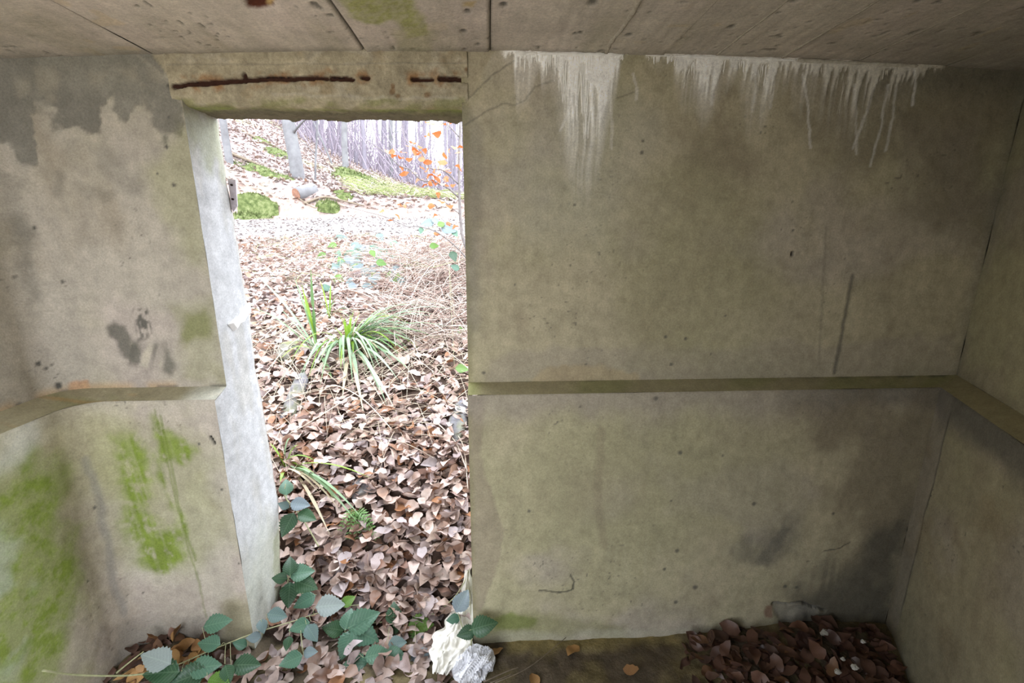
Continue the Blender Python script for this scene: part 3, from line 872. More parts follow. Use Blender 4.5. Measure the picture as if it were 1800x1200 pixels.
# left door jamb: pale reveal with a broken outer edge
def jamb():
    zs = np.linspace(-0.05, 2.045, 420)
    edge_pts = [(386, 208), (392, 260), (398, 300), (400, 318), (408, 352), (412, 380), (430, 500), (440, 560), (452, 650), (470, 750), (490, 880), (493, 930), (495, 1000), (494, 1055)]
    e = np.array([atx(px, py, XJL)[[1, 2]] for px, py in edge_pts])[::-1]
    ye = np.interp(zs, e[:, 1], e[:, 0]) + 0.006 * fbm(zs, zs * 0, 22, 4, 700) + 0.003 * fbm(zs, zs * 0, 90, 2, 701)
    y0 = np.where(zs < ZLIP, DL, np.where(zs < ZLEDGE, DL + (D - DL) * (zs - ZLIP) / (ZLEDGE - ZLIP), D))
    nt = 46
    t = np.linspace(0, 1, nt)
    P = np.zeros((len(zs), nt + 1, 3))
    P[:, :nt, 1] = y0[:, None] + (ye - y0)[:, None] * t
    P[:, nt, 1] = ye - 0.012
    P[:, :, 2] = zs[:, None]
    Y, Z = P[..., 1], P[..., 2]
    P[..., 0] = XJL + 0.003 * fbm(Y, Z, 9, 4, 702) - 0.004 * sstep(0.92, 1.0, np.append(t, 1))[None, :]
    P[:, nt, 0] = XJL - 0.035
    c = np.broadcast_to(np.array([0.46, 0.46, 0.46]), Y.shape + (3,)).copy()
    c *= (1 + 0.10 * fbm(Y, Z, 12, 5, 703))[..., None]
    c = mix(c, np.array([0.40, 0.385, 0.35]), sstep(0.0, 0.5, fbm(Y, Z * 0.3, 16, 4, 704)) * 0.6)
    c *= (1 + 0.16 * fbm(Y, Z, 34, 4, 709))[..., None]
    j = lambda p: [tuple(atx(a, b, XJL)[[1, 2]]) for a, b in p]
    c = mix(c, np.array([0.29, 0.30, 0.17]), blob(Y, Z, j([(318, 180), (392, 200), (392, 250), (370, 300), (350, 250), (335, 265)]), 0.045, 0.05, 20, 705) * 0.6)
    c = mix(c, np.array([0.40, 0.40, 0.28]), blob(Y, Z, j([(378, 220), (392, 220), (402, 330), (388, 320)]), 0.012, 0.02, 20, 708) * 0.6)
    c = mix(c, GREEN2 * 0.8, blob(Y, Z, j([(478, 950), (500, 900), (500, 1060), (485, 1060)]), 0.012, 0.02, 18, 706) * 0.85)
    c = mix(c, np.array([0.43, 0.44, 0.35]), sstep(0.55, 0.25, Z + 0.1 * fbm(Y, Z, 6, 3, 707)) * 0.6)
    c = mix(c, np.array([0.20, 0.17, 0.12]), sstep(0.95, 1.0, np.append(t, 1))[None, :] * np.ones(Y.shape) * 0.7)
    o = link('door_jamb', mesh('door_jamb', P.reshape(-1, 3), gridfaces(len(zs), nt + 1, False), M['concrete'], True, c.reshape(-1, 3)), wf)
    return o


jm = jamb()
jm['label'] = 'pale whitish reveal of the doorway with a crumbling outer edge'
# right jamb (turned away from the viewer), rough with moss
zs = np.linspace(-0.05, 2.045, 160)
ys = np.linspace(0, 1, 20)
P = np.zeros((160, 20, 3))
y0 = np.where(zs < ZLIP, DL, D)
P[..., 0] = XJR + 0.002
P[..., 1] = y0[:, None] + (OUT - y0)[:, None] * ys
P[..., 2] = zs[:, None]
P[..., 0] += 0.003 * (fbm(P[..., 1], P[..., 2], 12, 4, 720) - 0.2)
c = np.broadcast_to(np.array([0.42, 0.42, 0.26]), P.shape).copy() * (1 + 0.2 * fbm(P[..., 1], P[..., 2], 14, 4, 721))[..., None]
link('door_jamb', mesh('door_jamb', P.reshape(-1, 3), gridfaces(160, 20, True), M['concrete'], True, c.reshape(-1, 3)), wf)['label'] = 'shaded greenish reveal on the far side of the doorway'


# lintel: rough concrete beam, rounded mossy lower edge, rust line
def lintel():
    xs = np.linspace(XJL - 0.03, XJR + 0.02, 300)
    zb = 2.022
    prof_ = [(D - 0.001, z) for z in np.linspace(2.20, zb + 0.03, 46)]
    for a in np.linspace(0, math.pi / 2, 12)[1:]:
        prof_.append((D - 0.001 + 0.03 * (1 - math.cos(a)), zb + 0.03 - 0.03 * math.sin(a)))
    prof_ += [(y, zb) for y in np.linspace(D + 0.035, OUT - 0.01, 30)] + [(OUT, zb + 0.012), (OUT, zb + 0.1)]
    nv = len(prof_)
    P = np.zeros((300, nv, 3))
    P[..., 0] = xs[:, None]
    for j, (y, z) in enumerate(prof_):
        P[:, j, 1] = y
        P[:, j, 2] = z
    X, Y, Z = P[..., 0].copy(), P[..., 1].copy(), P[..., 2].copy()
    V = Z - (Y - D)
    under = sstep(D + 0.015, D + 0.05, Y)
    P[..., 1] += (0.004 * fbm(X, V, 14, 4, 740) + 0.002 * fbm(X, V, 60, 3, 741)) * (1 - under)
    back = sstep(OUT - 0.03, OUT - 0.005, Y)
    P[..., 2] += (0.004 * fbm(X, V, 14, 4, 742) + 0.003 * fbm(X, V, 70, 3, 743)) * under - 0.008 * back * sstep(0.0, 0.5, fbm(X, X * 0, 16, 4, 744))
    f = front
    c = np.broadcast_to(LINTEL, P.shape).copy() * (1 + 0.30 * fbm(X, V, 22, 5, 745))[..., None]
    c = mix(c, np.array([0.44, 0.395, 0.30]), sstep(0.1, 0.5, fbm(X * 0.5, V, 26, 4, 746)) * 0.5)
    c = mix(c, np.array([0.26, 0.19, 0.10]), sstep(0.2, 0.55, fbm(X, V, 12, 4, 747)) * 0.5)
    g = blob(X, V, f([(310, 172), (560, 172), (815, 176), (815, 260), (310, 260)]), 0.010, 0.015, 22, 748)
    c = mix(c, np.array([0.23, 0.23, 0.095]), g * 0.7 * sstep(-0.4, 0.3, fbm(X, V, 20, 4, 749)))
    c = mix(c, np.array([0.19, 0.24, 0.05]), under * sstep(D + 0.14, D + 0.02, Y) * sstep(-0.4, 0.2, fbm(X, Y, 14, 4, 750)) * 0.85)
    c = mix(c, np.array([0.12, 0.108, 0.07]), under * sstep(D + 0.02, D + 0.10, Y + 0.04 * fbm(X, Y, 14, 4, 751)) * 0.85)  # underside darkened in its colour to offset light from the ground outside
    c = mix(c, BASE * 1.1, line(X, V, f([(480, 167), (520, 163), (560, 170), (600, 168), (640, 172), (700, 174), (760, 170), (805, 174)]), 0.002, 0.005, 0.008, 30, 752) * 0.5)
    halo = np.zeros(X.shape)
    grv = np.zeros(X.shape)
    for seg, wd in [([(306, 150), (370, 144), (430, 140), (500, 137), (550, 138)], 0.0062), ([(554, 137), (575, 137)], 0.004), ([(582, 137), (619, 139)], 0.006), ([(636, 136), (647, 136)], 0.004), ([(725, 138), (760, 139)], 0.0045), ([(774, 138), (800, 138), (812, 140), (850, 141)], 0.006)]:
        grv = np.maximum(grv, line(X, V, f(seg), wd, 0.003, 0.004, 40, 753))
        halo = np.maximum(halo, line(X, V, f(seg), wd + 0.004, 0.022, 0.012, 30, 754))
    grv = np.maximum(grv, line(X, V, f([(429, 132), (431, 142)]), 0.005, 0.004, 0.004, 60, 755))
    c = mix(c, np.array([0.27, 0.115, 0.03]), halo * 0.7 * sstep(-0.2, 0.4, fbm(X, V, 30, 4, 756)))
    c = mix(c, np.array([0.05, 0.022, 0.014]), grv)
    P[..., 1] += 0.010 * grv
    # shutter-board step near the ceiling
    st = line(X, V, f([(270, 113), (560, 112), (850, 111)]), 0.001, 0.002, 0.002, 20, 757)
    c = mix(c, DARK, st * 0.4)
    P[..., 1] -= 0.003 * sstep(0.0, 0.004, V - f([(560, 112)])[0][1])
    for a, b, r in [(690, 160, 6), (700, 168, 6), (750, 166, 7), (690, 150, 4), (820, 122, 5)]:
        q = f([(a, b)])[0]
        c = mix(c, np.array([0.16, 0.08, 0.03]), (1 - sstep(r * 0.0008, r * 0.002, np.hypot(X - q[0], V - q[1]) + 0.004 * fbm(X, V, 50, 2, 758))) * 0.7)
    return link('lintel', mesh('lintel', P.reshape(-1, 3), gridfaces(300, nv, True), M['raw_concrete'], True, c.reshape(-1, 3)), wf)


ln = lintel()
ln['label'] = 'rough ochre lintel with rust lines and a mossy lower edge'
for seg in ([(308, 150), (370, 144), (430, 140), (500, 137), (548, 138)], [(584, 137), (617, 139)], [(776, 138), (800, 138), (815, 139)]):
    P = spline([aty(a, b, D + 0.012) for a, b in seg], 24)
    P[:, 2] += 0.0015 * fbm(P[:, 0], P[:, 0] * 0, 60, 2, 761)
    V, Fc = tube(P, 0.0036 + 0.0015 * fbm(P[:, 0], P[:, 0] * 0, 90, 2, 762), 6)
    link('rusted_rebar', mesh('rusted_rebar', V, Fc, M['rust']), ln)

# lime run-off: thick drips of real crust on the wall
def lime_crust(x0, x1, n, mat, name, label):
    parts = []
    r = random.Random(int(x0))
    px = [p[0] for p in LIME]
    for k in range(n):
        x = r.uniform(x0, x1)
        le = np.interp(x, px, [p[1] for p in LIME]) * r.uniform(0.5, 1.3)
        if le < 4: continue
        a = aty(x, 96, D)
        ztop = ceil_z(a[0]) - 0.001
        Lm = le * 0.00205
        m = max(4, int(Lm / 0.008))
        wob = r.uniform(-0.2, 0.2) * Lm * 0.4
        zz = np.linspace(0, 1, m)
        pts = np.stack([a[0] + wob * zz ** 2 + 0.003 * np.array([fbm(np.array([k * 3.1]), np.array([q * 4.0]), 1, 2, 9)[0] for q in zz]),
                        np.full(m, D + 0.0008), ztop - zz * Lm], -1)
        wd = r.uniform(0.0014, 0.0032)
        rad = wd * (1.5 - 1.1 * zz) * (0.8 + 0.4 * np.array([vnoise(np.array([k * 5.7 + q * 7]), np.array([1.0]), 4)[0] for q in zz]))
        V, Fc = tube(pts, rad, 5)
        parts.append((V, Fc))
    # lumpy bead along the joint with the ceiling
    xs = np.linspace(x0, x1, int((x1 - x0) / 3) + 2)
    P = np.array([aty(x, 96, D) for x in xs])
    P[:, 2] = ceil_z(P[:, 0]) - 0.004
    P[:, 1] = D - 0.001
    le = np.interp(xs, px, [p[1] for p in LIME])
    rad = np.clip(le / 40, 0.12, 1) * (0.004 + 0.005 * vnoise(xs * 0.11, xs * 0, 8))
    parts.append(tube(P, rad, 6))
    V, Fc = join(parts)
    o = link(name, mesh(name, V, Fc, M[mat]), wf)
    o['label'] = label
    return o


lime_crust(884, 1096, 130, 'lime', 'lime_crust', 'thick white lime crust hanging from the ceiling joint')
lime_crust(1135, 1400, 80, 'lime', 'lime_crust', 'row of thin whitish lime drips')
lime_crust(1402, 1665, 60, 'lime_dull', 'lime_crust', 'row of dull beige lime drips in the dim corner')

# flake of plaster on the jamb
q = [(400, 570), (408, 562), (418, 556), (424, 543), (432, 535), (438, 533), (437, 545), (430, 556), (426, 566), (416, 570), (410, 582), (405, 576)]
pts = [atx(a, b, XJL) for a, b in q]
cen = np.mean(pts, axis=0)
Vv = [p for p in pts] + [cen + (p - cen) * 0.8 + np.array([0.012 + 0.004 * random.random(), 0, 0]) for p in pts]
n = len(pts)
Fc = [(i, (i + 1) % n, n + (i + 1) % n, n + i) for i in range(n)] + [tuple(range(n, 2 * n))]
link('plaster_flake', mesh('plaster_flake', Vv, Fc, M['flake'], False), wf)['label'] = 'white loose flake of plaster on the jamb'

# ------------------------------------------------------------------ ceiling: slab with board-marked panels and mortar fins
V, Fc = box((-1.75, REAR_Y - 0.2, 2.215), (2.3, OUT + 0.05, 2.5))
ceiling = link('ceiling', mesh('ceiling', V, Fc, M['board_concrete'], False, np.tile(BASE * 0.9, (8, 1))))
tag(ceiling, 'low board-marked concrete ceiling', kind='structure')
EDGES = [-1.75, -1.02, -0.38, 0.008, 0.37, 0.56, 0.73, 0.945, 1.20, 1.50, 2.0]


def cpt(pts):
    out = []
    for a, b in pts:
        p = atz(a, b, H + 0.542)
        out.append((p[0], p[1]))
    return out


def ceil_panel(k, x0, x1):
    ys = np.concatenate([np.linspace(REAR_Y, 0.75, 24)[:-1], np.arange(0.75, D + 0.012, 0.006)])
    xs = np.linspace(x0 + 0.001, x1 - 0.001, max(6, int((x1 - x0) / 0.006)))
    X, Y = np.meshgrid(xs, ys, indexing='ij')
    e = np.minimum(X - x0, x1 - X)
    gap = 0.003 if k in (1, 2) else 0.0012
    Z = ceil_z(X) + [0.0015, 0.0, -0.002, 0.001, -0.0005, 0.001, 0.0, 0.0015, 0, 0.001][k] * 1.0
    Z = Z + (1 - sstep(0.0, gap, e)) * (0.010 if k in (1, 2) else 0.003)
    Z = Z + 0.003 * fbm(X, Y, 4, 4, 800 + k) + 0.0012 * fbm(X * 1.0, Y * 0.12, 60, 3, 810 + k)
    c = np.broadcast_to(np.array([0.50, 0.445, 0.37]), X.shape + (3,)).copy()
    c *= 1 + 0.05 * math.sin(k * 2.3)
    c = mix(c, np.array([0.55, 0.475, 0.41]), sstep(-0.1, 0.5, fbm(X, Y, 4, 4, 820)) * 0.7)
    c = mix(c, np.array([0.40, 0.36, 0.27]), sstep(0.0, 0.6, fbm(X, Y * 0.3, 9, 4, 821)) * 0.55)
    c *= (1 + 0.09 * fbm(X, Y * 0.08, 70, 3, 822))[..., None]
    c *= (1 + 0.10 * fbm(X, Y, 14, 5, 823))[..., None]
    pit = sstep(0.86, 0.93, vnoise(X * 70, Y * 50, 824)) * sstep(0.4, 0.7, vnoise(X * 5, Y * 5, 825))
    c = mix(c, DARK * 0.55, pit * 0.8)
    Z = Z + 0.004 * pit
    lo = sstep(0.80, 0.87, vnoise(X * 24, Y * 18, 826)) * sstep(0.5, 0.7, vnoise(X * 5, Y * 5, 827))
    c = mix(c, np.array([0.52, 0.42, 0.27]), lo * 0.5)
    g = blob(X, Y, cpt([(585, -30), (700, -30), (730, 10), (755, 45), (748, 62), (715, 66), (700, 45), (690, 30), (665, 42), (635, 38), (612, 20)]), 0.012, 0.015, 22, 830)
    c = mix(c, np.array([0.30, 0.31, 0.11]), g * (0.6 + 0.3 * sstep(0.3, 0.7, vnoise(X * 90, Y * 90 + X * 60, 831))))
    c = mix(c, np.array([0.38, 0.36, 0.20]), blob(X, Y, cpt([(690, 50), (760, 50), (765, 92), (700, 92)]), 0.02, 0.02, 20, 832) * 0.5)
    m = blob(X, Y, cpt([(430, -6), (480, -6), (478, 6), (455, 9), (436, 6)]), 0.004, 0.006, 40, 833)
    c = mix(c, np.array([0.10, 0.03, 0.015]), m); Z = Z + 0.006 * m
    c = mix(c, np.array([0.55, 0.38, 0.16]), blob(X, Y, cpt([(468, -6), (482, -6), (478, 6), (468, 5)]), 0.003, 0.004, 40, 834) * 0.9)
    c = mix(c, np.array([0.46, 0.33, 0.10]), blob(X, Y, cpt([(812, 3), (835, 3), (832, 12), (812, 12)]), 0.006, 0.008, 30, 835) * 0.6)
    c = mix(c, np.array([0.52, 0.45, 0.34]), blob(X, Y, cpt([(755, 40), (785, 40), (788, 52), (755, 52)]), 0.008, 0.01, 30, 836) * 0.6)
    # crisp dark pits
    for a, b, r in [(815, 55, 4), (822, 20, 4), (885, 12, 5), (840, 78, 3), (1010, 62, 3), (1020, 60, 3), (1042, 8, 6), (1105, 62, 4), (1285, 50, 4), (1195, 72, 3), (1350, 108, 4)]:
        q = cpt([(a, b)])[0]
        mm = (1 - sstep(r * 0.0012, r * 0.0028, np.hypot(X - q[0], (Y - q[1]) * 0.7)))
        c = mix(c, SOOT, mm * 0.85); Z = Z + 0.005 * mm
    # dark seams
    for xe, g_, a_ in ((-0.38, 0.004, 0.85), (0.008, 0.002, 0.55), (-1.02, 0.001, 0.12)):
        c = mix(c, DARK * 0.45, (1 - sstep(0.0, g_ * 1.5, np.abs(X - xe))) * a_)
    # darker along the wall joint and towards the right
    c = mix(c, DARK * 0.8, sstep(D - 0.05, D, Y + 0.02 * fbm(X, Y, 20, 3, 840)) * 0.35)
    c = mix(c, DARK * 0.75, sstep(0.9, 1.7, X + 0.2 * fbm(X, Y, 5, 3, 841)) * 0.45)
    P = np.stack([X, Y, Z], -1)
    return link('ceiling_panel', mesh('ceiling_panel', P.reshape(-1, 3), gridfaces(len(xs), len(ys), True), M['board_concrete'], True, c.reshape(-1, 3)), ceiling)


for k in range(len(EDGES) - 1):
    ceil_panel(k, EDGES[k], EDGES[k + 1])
for x, rad, rough in [(0.37, 0.008, 0.006), (0.56, 0.0025, 0.0015), (0.73, 0.004, 0.002), (0.945, 0.004, 0.002), (1.20, 0.0025, 0.001)]:
    ys = np.arange(0.72, D, 0.012)
    P = np.stack([x + rough * fbm(ys, ys * 0, 12, 4, int(x * 100)), ys, np.full(len(ys), ceil_z(x) + 0.003) + 0.0], -1)
    V, Fc = tube(P, rad * (0.75 + 0.6 * vnoise(ys * 40, ys * 0, int(x * 90))), 6)
    link('mortar_fin', mesh('mortar_fin', V, Fc, M['mortar']), ceiling)


# ------------------------------------------------------------------ ground outside: one height field
def elev_deg(az):
    return np.interp(az, [-70, -31, -29, -17.8, -10, -3.7, 6, 40], [26, 16.5, 15.5, 8.2, 5.2, 3.0, 2.2, 2.0])


_py = [-40, 1.0, 1.5, 1.65, 1.8, 2.0, 2.5, 3.4, 5.0, 7.5, 8.2, 12.0, 12.5]
_pz = [0, 0.0, 0.0, 0.02, 0.10, 0.26, 0.49, 0.74, 1.06, 1.44, 1.53, 1.93, 2.02]


def ground_z(x, y):
    x = np.asarray(x, float); y = np.asarray(y, float)
    base = np.interp(y, _py, _pz)
    base = base + np.where(y > 1.9, 0.05 * fbm(x, y, 0.9, 3, 900) * sstep(1.9, 3.5, y), 0)
    # low bank at the far side of the track, then the hillside
    r = np.hypot(x, y)
    az = np.degrees(np.arctan2(x, y))
    el = np.tan(np.radians(elev_deg(az)))
    start = 12.3
    zp = 2.02
    hill = zp + (H + el * r - zp) * (1 - np.exp(-np.clip(r - start, 0, None) / 9.0))
    bank = 0.42 * sstep(12.2, 13.0, y) * sstep(3.0, -1.5, x)
    z = np.where(y > 12.2, np.maximum(hill, zp) + bank, base)
    z = z + np.where(y > 12.6, 0.16 * fbm(x, y, 0.35, 4, 901), 0)
    # trodden hollow between stones and brushy hump on the right in the middle distance
    hump = 0.20 * np.exp(-(((x - 0.15) / 0.9) ** 2 + ((y - 5.6) / 0.9) ** 2))
    z = z + hump
    return z


ys = np.concatenate([np.arange(1.56, 4.5, 0.04), np.arange(4.5, 8, 0.08), np.arange(8, 16, 0.16), np.geomspace(16, 95, 60)])
xs = np.concatenate([-np.geomspace(60, 3.2, 60), np.arange(-3.1, 1.6, 0.05), np.geomspace(1.65, 50, 60)])
X, Y = np.meshgrid(xs, ys, indexing='ij')
Z = ground_z(X, Y) + 0.012 * fbm(X, Y, 6, 4, 903) * sstep(1.6, 1.8, Y)
c = np.broadcast_to(np.array([0.075, 0.05, 0.038]), X.shape + (3,)).copy()
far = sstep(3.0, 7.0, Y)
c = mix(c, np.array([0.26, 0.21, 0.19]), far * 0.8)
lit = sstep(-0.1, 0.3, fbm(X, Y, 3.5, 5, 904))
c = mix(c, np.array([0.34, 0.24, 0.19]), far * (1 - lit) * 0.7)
path = sstep(7.4, 8.2, Y + 0.5 * fbm(X, Y, 1.2, 3, 905)) * sstep(12.3, 11.7, Y + 0.4 * fbm(X, Y, 1.5, 3, 906))
c = mix(c, np.array([0.205, 0.19, 0.185]), path * 0.9)
c = mix(c, np.array([0.24, 0.195, 0.185]), sstep(12.2, 13.5, Y) * 0.8)
c = mix(c, np.array([0.30, 0.36, 0.10]), sstep(12.2, 13.0, Y) * sstep(0.25, 0.5, fbm(X, Y, 0.5, 4, 907)) * 0.45)
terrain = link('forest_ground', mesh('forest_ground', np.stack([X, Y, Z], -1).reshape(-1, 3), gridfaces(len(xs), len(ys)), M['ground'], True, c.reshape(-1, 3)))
tag(terrain, 'leaf-strewn forest ground rising from the doorway to a track and hillside', kind='structure')
# flat ground behind and beside the bunker
V = [(-60, -60, -0.06), (50, -60, -0.06), (50, REAR_Y - 0.2, -0.06), (-60, REAR_Y - 0.2, -0.06), (-1.6, REAR_Y - 0.2, -0.06), (-60, 1.56, -0.06), (-1.6, 1.56, -0.06)]
o = link('ground_rear', mesh('ground_rear', V, [(0, 1, 2, 4, 3), (3, 4, 6, 5)], M['ground'], False, np.tile(np.array([0.60, 0.54, 0.47]), (7, 1))))  # unseen ground, made pale so it bounces light up to the ceiling
tag(o, 'unseen pale ground outside the rear opening', kind='structure')

# bunker floor
xs = np.concatenate([np.arange(-1.6, 2.0, 0.014)])
ys = np.concatenate([np.linspace(REAR_Y - 0.25, 1.0, 30), np.arange(1.012, 1.64, 0.012)])
X, Y = np.meshgrid(xs, ys, indexing='ij')


def floor_z(x, y):
    x = np.asarray(x, float); y = np.asarray(y, float)
    z = 0.012 * fbm(x, y, 5, 4, 910)
    z = z + 0.05 * np.exp(-(((x - 1.35) / 0.35) ** 2 + ((y - 1.46) / 0.16) ** 2))
    z = z + 0.10 * np.exp(-(((x + 1.25) / 0.25) ** 2 + ((y - 1.46) / 0.16) ** 2))
    return z


Z = floor_z(X, Y) + 0.008 * fbm(X, Y, 25, 4, 911)
c = np.broadcast_to(np.array([0.105, 0.082, 0.055]), X.shape + (3,)).copy()
c = mix(c, np.array([0.20, 0.16, 0.075]), sstep(0.0, 0.4, fbm(X, Y, 6, 4, 912)) * 0.7)
c = mix(c, np.array([0.46, 0.41, 0.34]), sstep(1.12, 0.95, Y + 0.08 * fbm(X, Y, 5, 3, 914)) * 0.9)   # unseen floor near the viewer, made pale to bounce light onto the ceiling
c = mix(c, np.array([0.27, 0.215, 0.09]), blob(X, Y, [(0.05, 1.47), (0.75, 1.48), (0.75, 1.55), (0.05, 1.55)], 0.03, 0.03, 12, 913) * 0.8)
fl = link('floor', mesh('floor', np.stack([X, Y, Z], -1).reshape(-1, 3), gridfaces(len(xs), len(ys)), M['dirt'], True, c.reshape(-1, 3)))
tag(fl, 'dark earth floor of the bunker', kind='structure')


def surf_z(x, y):
    return np.where(np.asarray(y) < 1.60, floor_z(x, y), ground_z(x, y))


# ------------------------------------------------------------------ leaves
def leaf_variant(k, seg=5):
    """curled ovate leaf along +x, unit length, base at 0"""
    r = random.Random(40 + k)
    ts = np.linspace(0, 1, seg)
    wmax = r.uniform(0.26, 0.34)
    V, Fc = [], []
    curl, fold, twist = r.uniform(-0.6, 0.7), r.uniform(0.1, 0.7) * r.choice([1, 1, -1]), r.uniform(-0.8, 0.8)
    for t in ts:
        wd = wmax * math.sin(math.pi * min(1, t ** 0.8)) ** 0.7 + 0.012
        zc = curl * t * t * 0.6 + 0.06 * math.sin(8 * t + k)
        for s in (-1, 0, 1):
            wob = 1 + r.uniform(-0.18, 0.18)
            z = zc + fold * abs(s) * wd * wob + twist * s * wd * (t - 0.5)
            V.append((t, s * wd * wob, z))
    for i in range(seg - 1):
        for s in range(2):
            a = i * 3 + s
            Fc.append((a, a + 3, a + 4, a + 1))
    return np.array(V), np.array(Fc)


LV = [leaf_variant(k, 7) for k in range(9)]
LV_LOW = [leaf_variant(k + 20, 4) for k in range(5)]


def frames(n, tilt, r_=rng):
    """n random leaf frames: heading any way, normal tilted from up"""
    th = r_.uniform(0, 2 * math.pi, n)
    ta = r_.uniform(0, 2 * math.pi, n)
    ti = np.abs(r_.normal(0, tilt, n))
    nrm = np.stack([np.sin(ti) * np.cos(ta), np.sin(ti) * np.sin(ta), np.cos(ti)], -1)
    d = np.stack([np.cos(th), np.sin(th), np.zeros(n)], -1)
    d -= nrm * np.sum(d * nrm, 1)[:, None]
    d /= np.linalg.norm(d, axis=1)[:, None]
    s = np.cross(nrm, d)
    return np.stack([d, s, nrm], -1)           # columns


def scatter(name, variants, P, R, S, C, mat, label, parent=None):
    """many leaves joined into one mesh, colour per leaf"""
    VV, FF, CC, o = [], [], [], 0
    pick = rng.integers(0, len(variants), len(P))
    for k, (v, f) in enumerate(variants):
        idx = np.where(pick == k)[0]
        if not len(idx): continue
        W = np.einsum('nij,mj->nmi', R[idx], v) * S[idx, None, None] + P[idx, None, :]
        m = len(v)
        VV.append(W.reshape(-1, 3))
        FF.append((f[None] + (np.arange(len(idx)) * m)[:, None, None] + o).reshape(-1, f.shape[1]))
        CC.append(np.repeat(C[idx], m, axis=0))
        o += len(idx) * m
    me = mesh(name, np.vstack(VV), np.vstack(FF), mat, True, np.vstack(CC))
    ob = link(name, me, parent)
    tag(ob, label, kind='stuff')
    return ob


def leaf_cols(n, stops):
    t = rng.uniform(0, 1, n)
    ps = [s[0] for s in stops]
    return np.stack([np.interp(t, ps, [s[1][k] for s in stops]) for k in range(3)], -1)


def ground_leaves(n, xr, yr, size, tilt, lift, variants, name, label, stops=LEAF, wedge=True, keep=None):
    y = rng.uniform(0, 1, n)
    y = yr[0] + (yr[1] - yr[0]) * y
    if wedge:
        u = rng.uniform(-0.70, 0.20, n)
        x = u * y
    else:
        x = rng.uniform(xr[0], xr[1], n)
    k = (y > 1.86) | ((x > -0.91) & (x < -0.12))          # none inside the wall's thickness
    x, y = x[k], y[k]
    n = len(x)
    P = np.stack([x, y, surf_z(x, y) + rng.uniform(0.0, lift, n)], -1)
    return scatter(name, variants, P, frames(n, tilt), rng.uniform(size[0], size[1], n), leaf_cols(n, stops), M['litter'], label)


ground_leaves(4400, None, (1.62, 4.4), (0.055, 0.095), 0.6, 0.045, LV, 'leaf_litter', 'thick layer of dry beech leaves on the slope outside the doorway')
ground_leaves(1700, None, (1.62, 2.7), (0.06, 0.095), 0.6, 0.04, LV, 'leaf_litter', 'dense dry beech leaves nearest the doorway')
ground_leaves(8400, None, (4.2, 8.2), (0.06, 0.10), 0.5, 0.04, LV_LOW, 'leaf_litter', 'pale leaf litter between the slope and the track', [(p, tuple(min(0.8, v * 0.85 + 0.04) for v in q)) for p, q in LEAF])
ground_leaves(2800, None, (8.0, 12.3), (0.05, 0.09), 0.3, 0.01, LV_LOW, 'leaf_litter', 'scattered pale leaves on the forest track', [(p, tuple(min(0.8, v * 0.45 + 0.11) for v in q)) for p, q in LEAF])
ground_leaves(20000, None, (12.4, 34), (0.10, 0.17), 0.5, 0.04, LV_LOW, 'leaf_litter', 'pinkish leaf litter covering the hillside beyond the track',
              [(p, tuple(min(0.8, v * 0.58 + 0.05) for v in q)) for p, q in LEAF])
# leaf drifts indoors, under the counted leaves
n = 240
x = rng.uniform(0.75, 1.62, n); y = rng.uniform(1.16, 1.47, n)
x = np.minimum(x, 1.60 - 0.489 * (1.52 - y))
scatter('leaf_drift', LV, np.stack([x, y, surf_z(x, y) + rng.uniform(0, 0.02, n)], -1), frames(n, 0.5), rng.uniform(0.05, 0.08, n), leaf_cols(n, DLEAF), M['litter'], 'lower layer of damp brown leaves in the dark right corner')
n = 260
x = rng.uniform(-1.05, -0.12, n); y = np.where(x < -0.9, rng.uniform(1.18, 1.46, n), rng.uniform(1.18, 1.62, n))
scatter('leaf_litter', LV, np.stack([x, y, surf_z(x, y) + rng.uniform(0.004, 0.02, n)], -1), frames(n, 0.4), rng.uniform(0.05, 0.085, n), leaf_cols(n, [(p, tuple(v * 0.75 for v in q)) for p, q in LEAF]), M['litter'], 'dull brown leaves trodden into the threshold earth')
n = 90
x = rng.uniform(-1.42, -1.0, n); y = rng.uniform(1.2, 1.5, n)
scatter('leaf_drift', LV, np.stack([x, y, surf_z(x, y) + rng.uniform(0, 0.02, n)], -1), frames(n, 0.5), rng.uniform(0.05, 0.08, n), leaf_cols(n, DLEAF), M['litter'], 'lower layer of brown leaves in the left corner')

LEAF_ME = {}


def leaf_mesh(k, mat):
    if (k, mat) not in LEAF_ME:
        v, f = LV[k % len(LV)]
        LEAF_ME[(k, mat)] = mesh('fallen_leaf', v, f, M[mat])
    return LEAF_ME[(k, mat)]


def leaf_obj(p, R, s, k, mat, label, group):
    o = bpy.data.objects.new('fallen_leaf', leaf_mesh(k, mat))
    m4 = Matrix([[*(R[0] * s), p[0]], [*(R[1] * s), p[1]], [*(R[2] * s), p[2]], [0, 0, 0, 1]])
    o.matrix_world = m4
    COL.objects.link(o)
    return tag(o, label, 'leaf', group)


def loose_leaves(n, pos, tilt, size, mat, label, group, lift):
    R = frames(n, tilt)
    for i in range(n):
        x, y = pos()
        z = float(surf_z(x, y)) + random.uniform(0.006, lift)
        leaf_obj((x, y, z), R[i], random.uniform(*size), random.randrange(9), mat, label, group)


def slope_pos():
    y = 1.60 + 0.75 * random.random() ** 1.2
    if y < 1.86: return random.uniform(-0.90, -0.13), y
    return random.uniform(-0.60, 0.03) * y, y


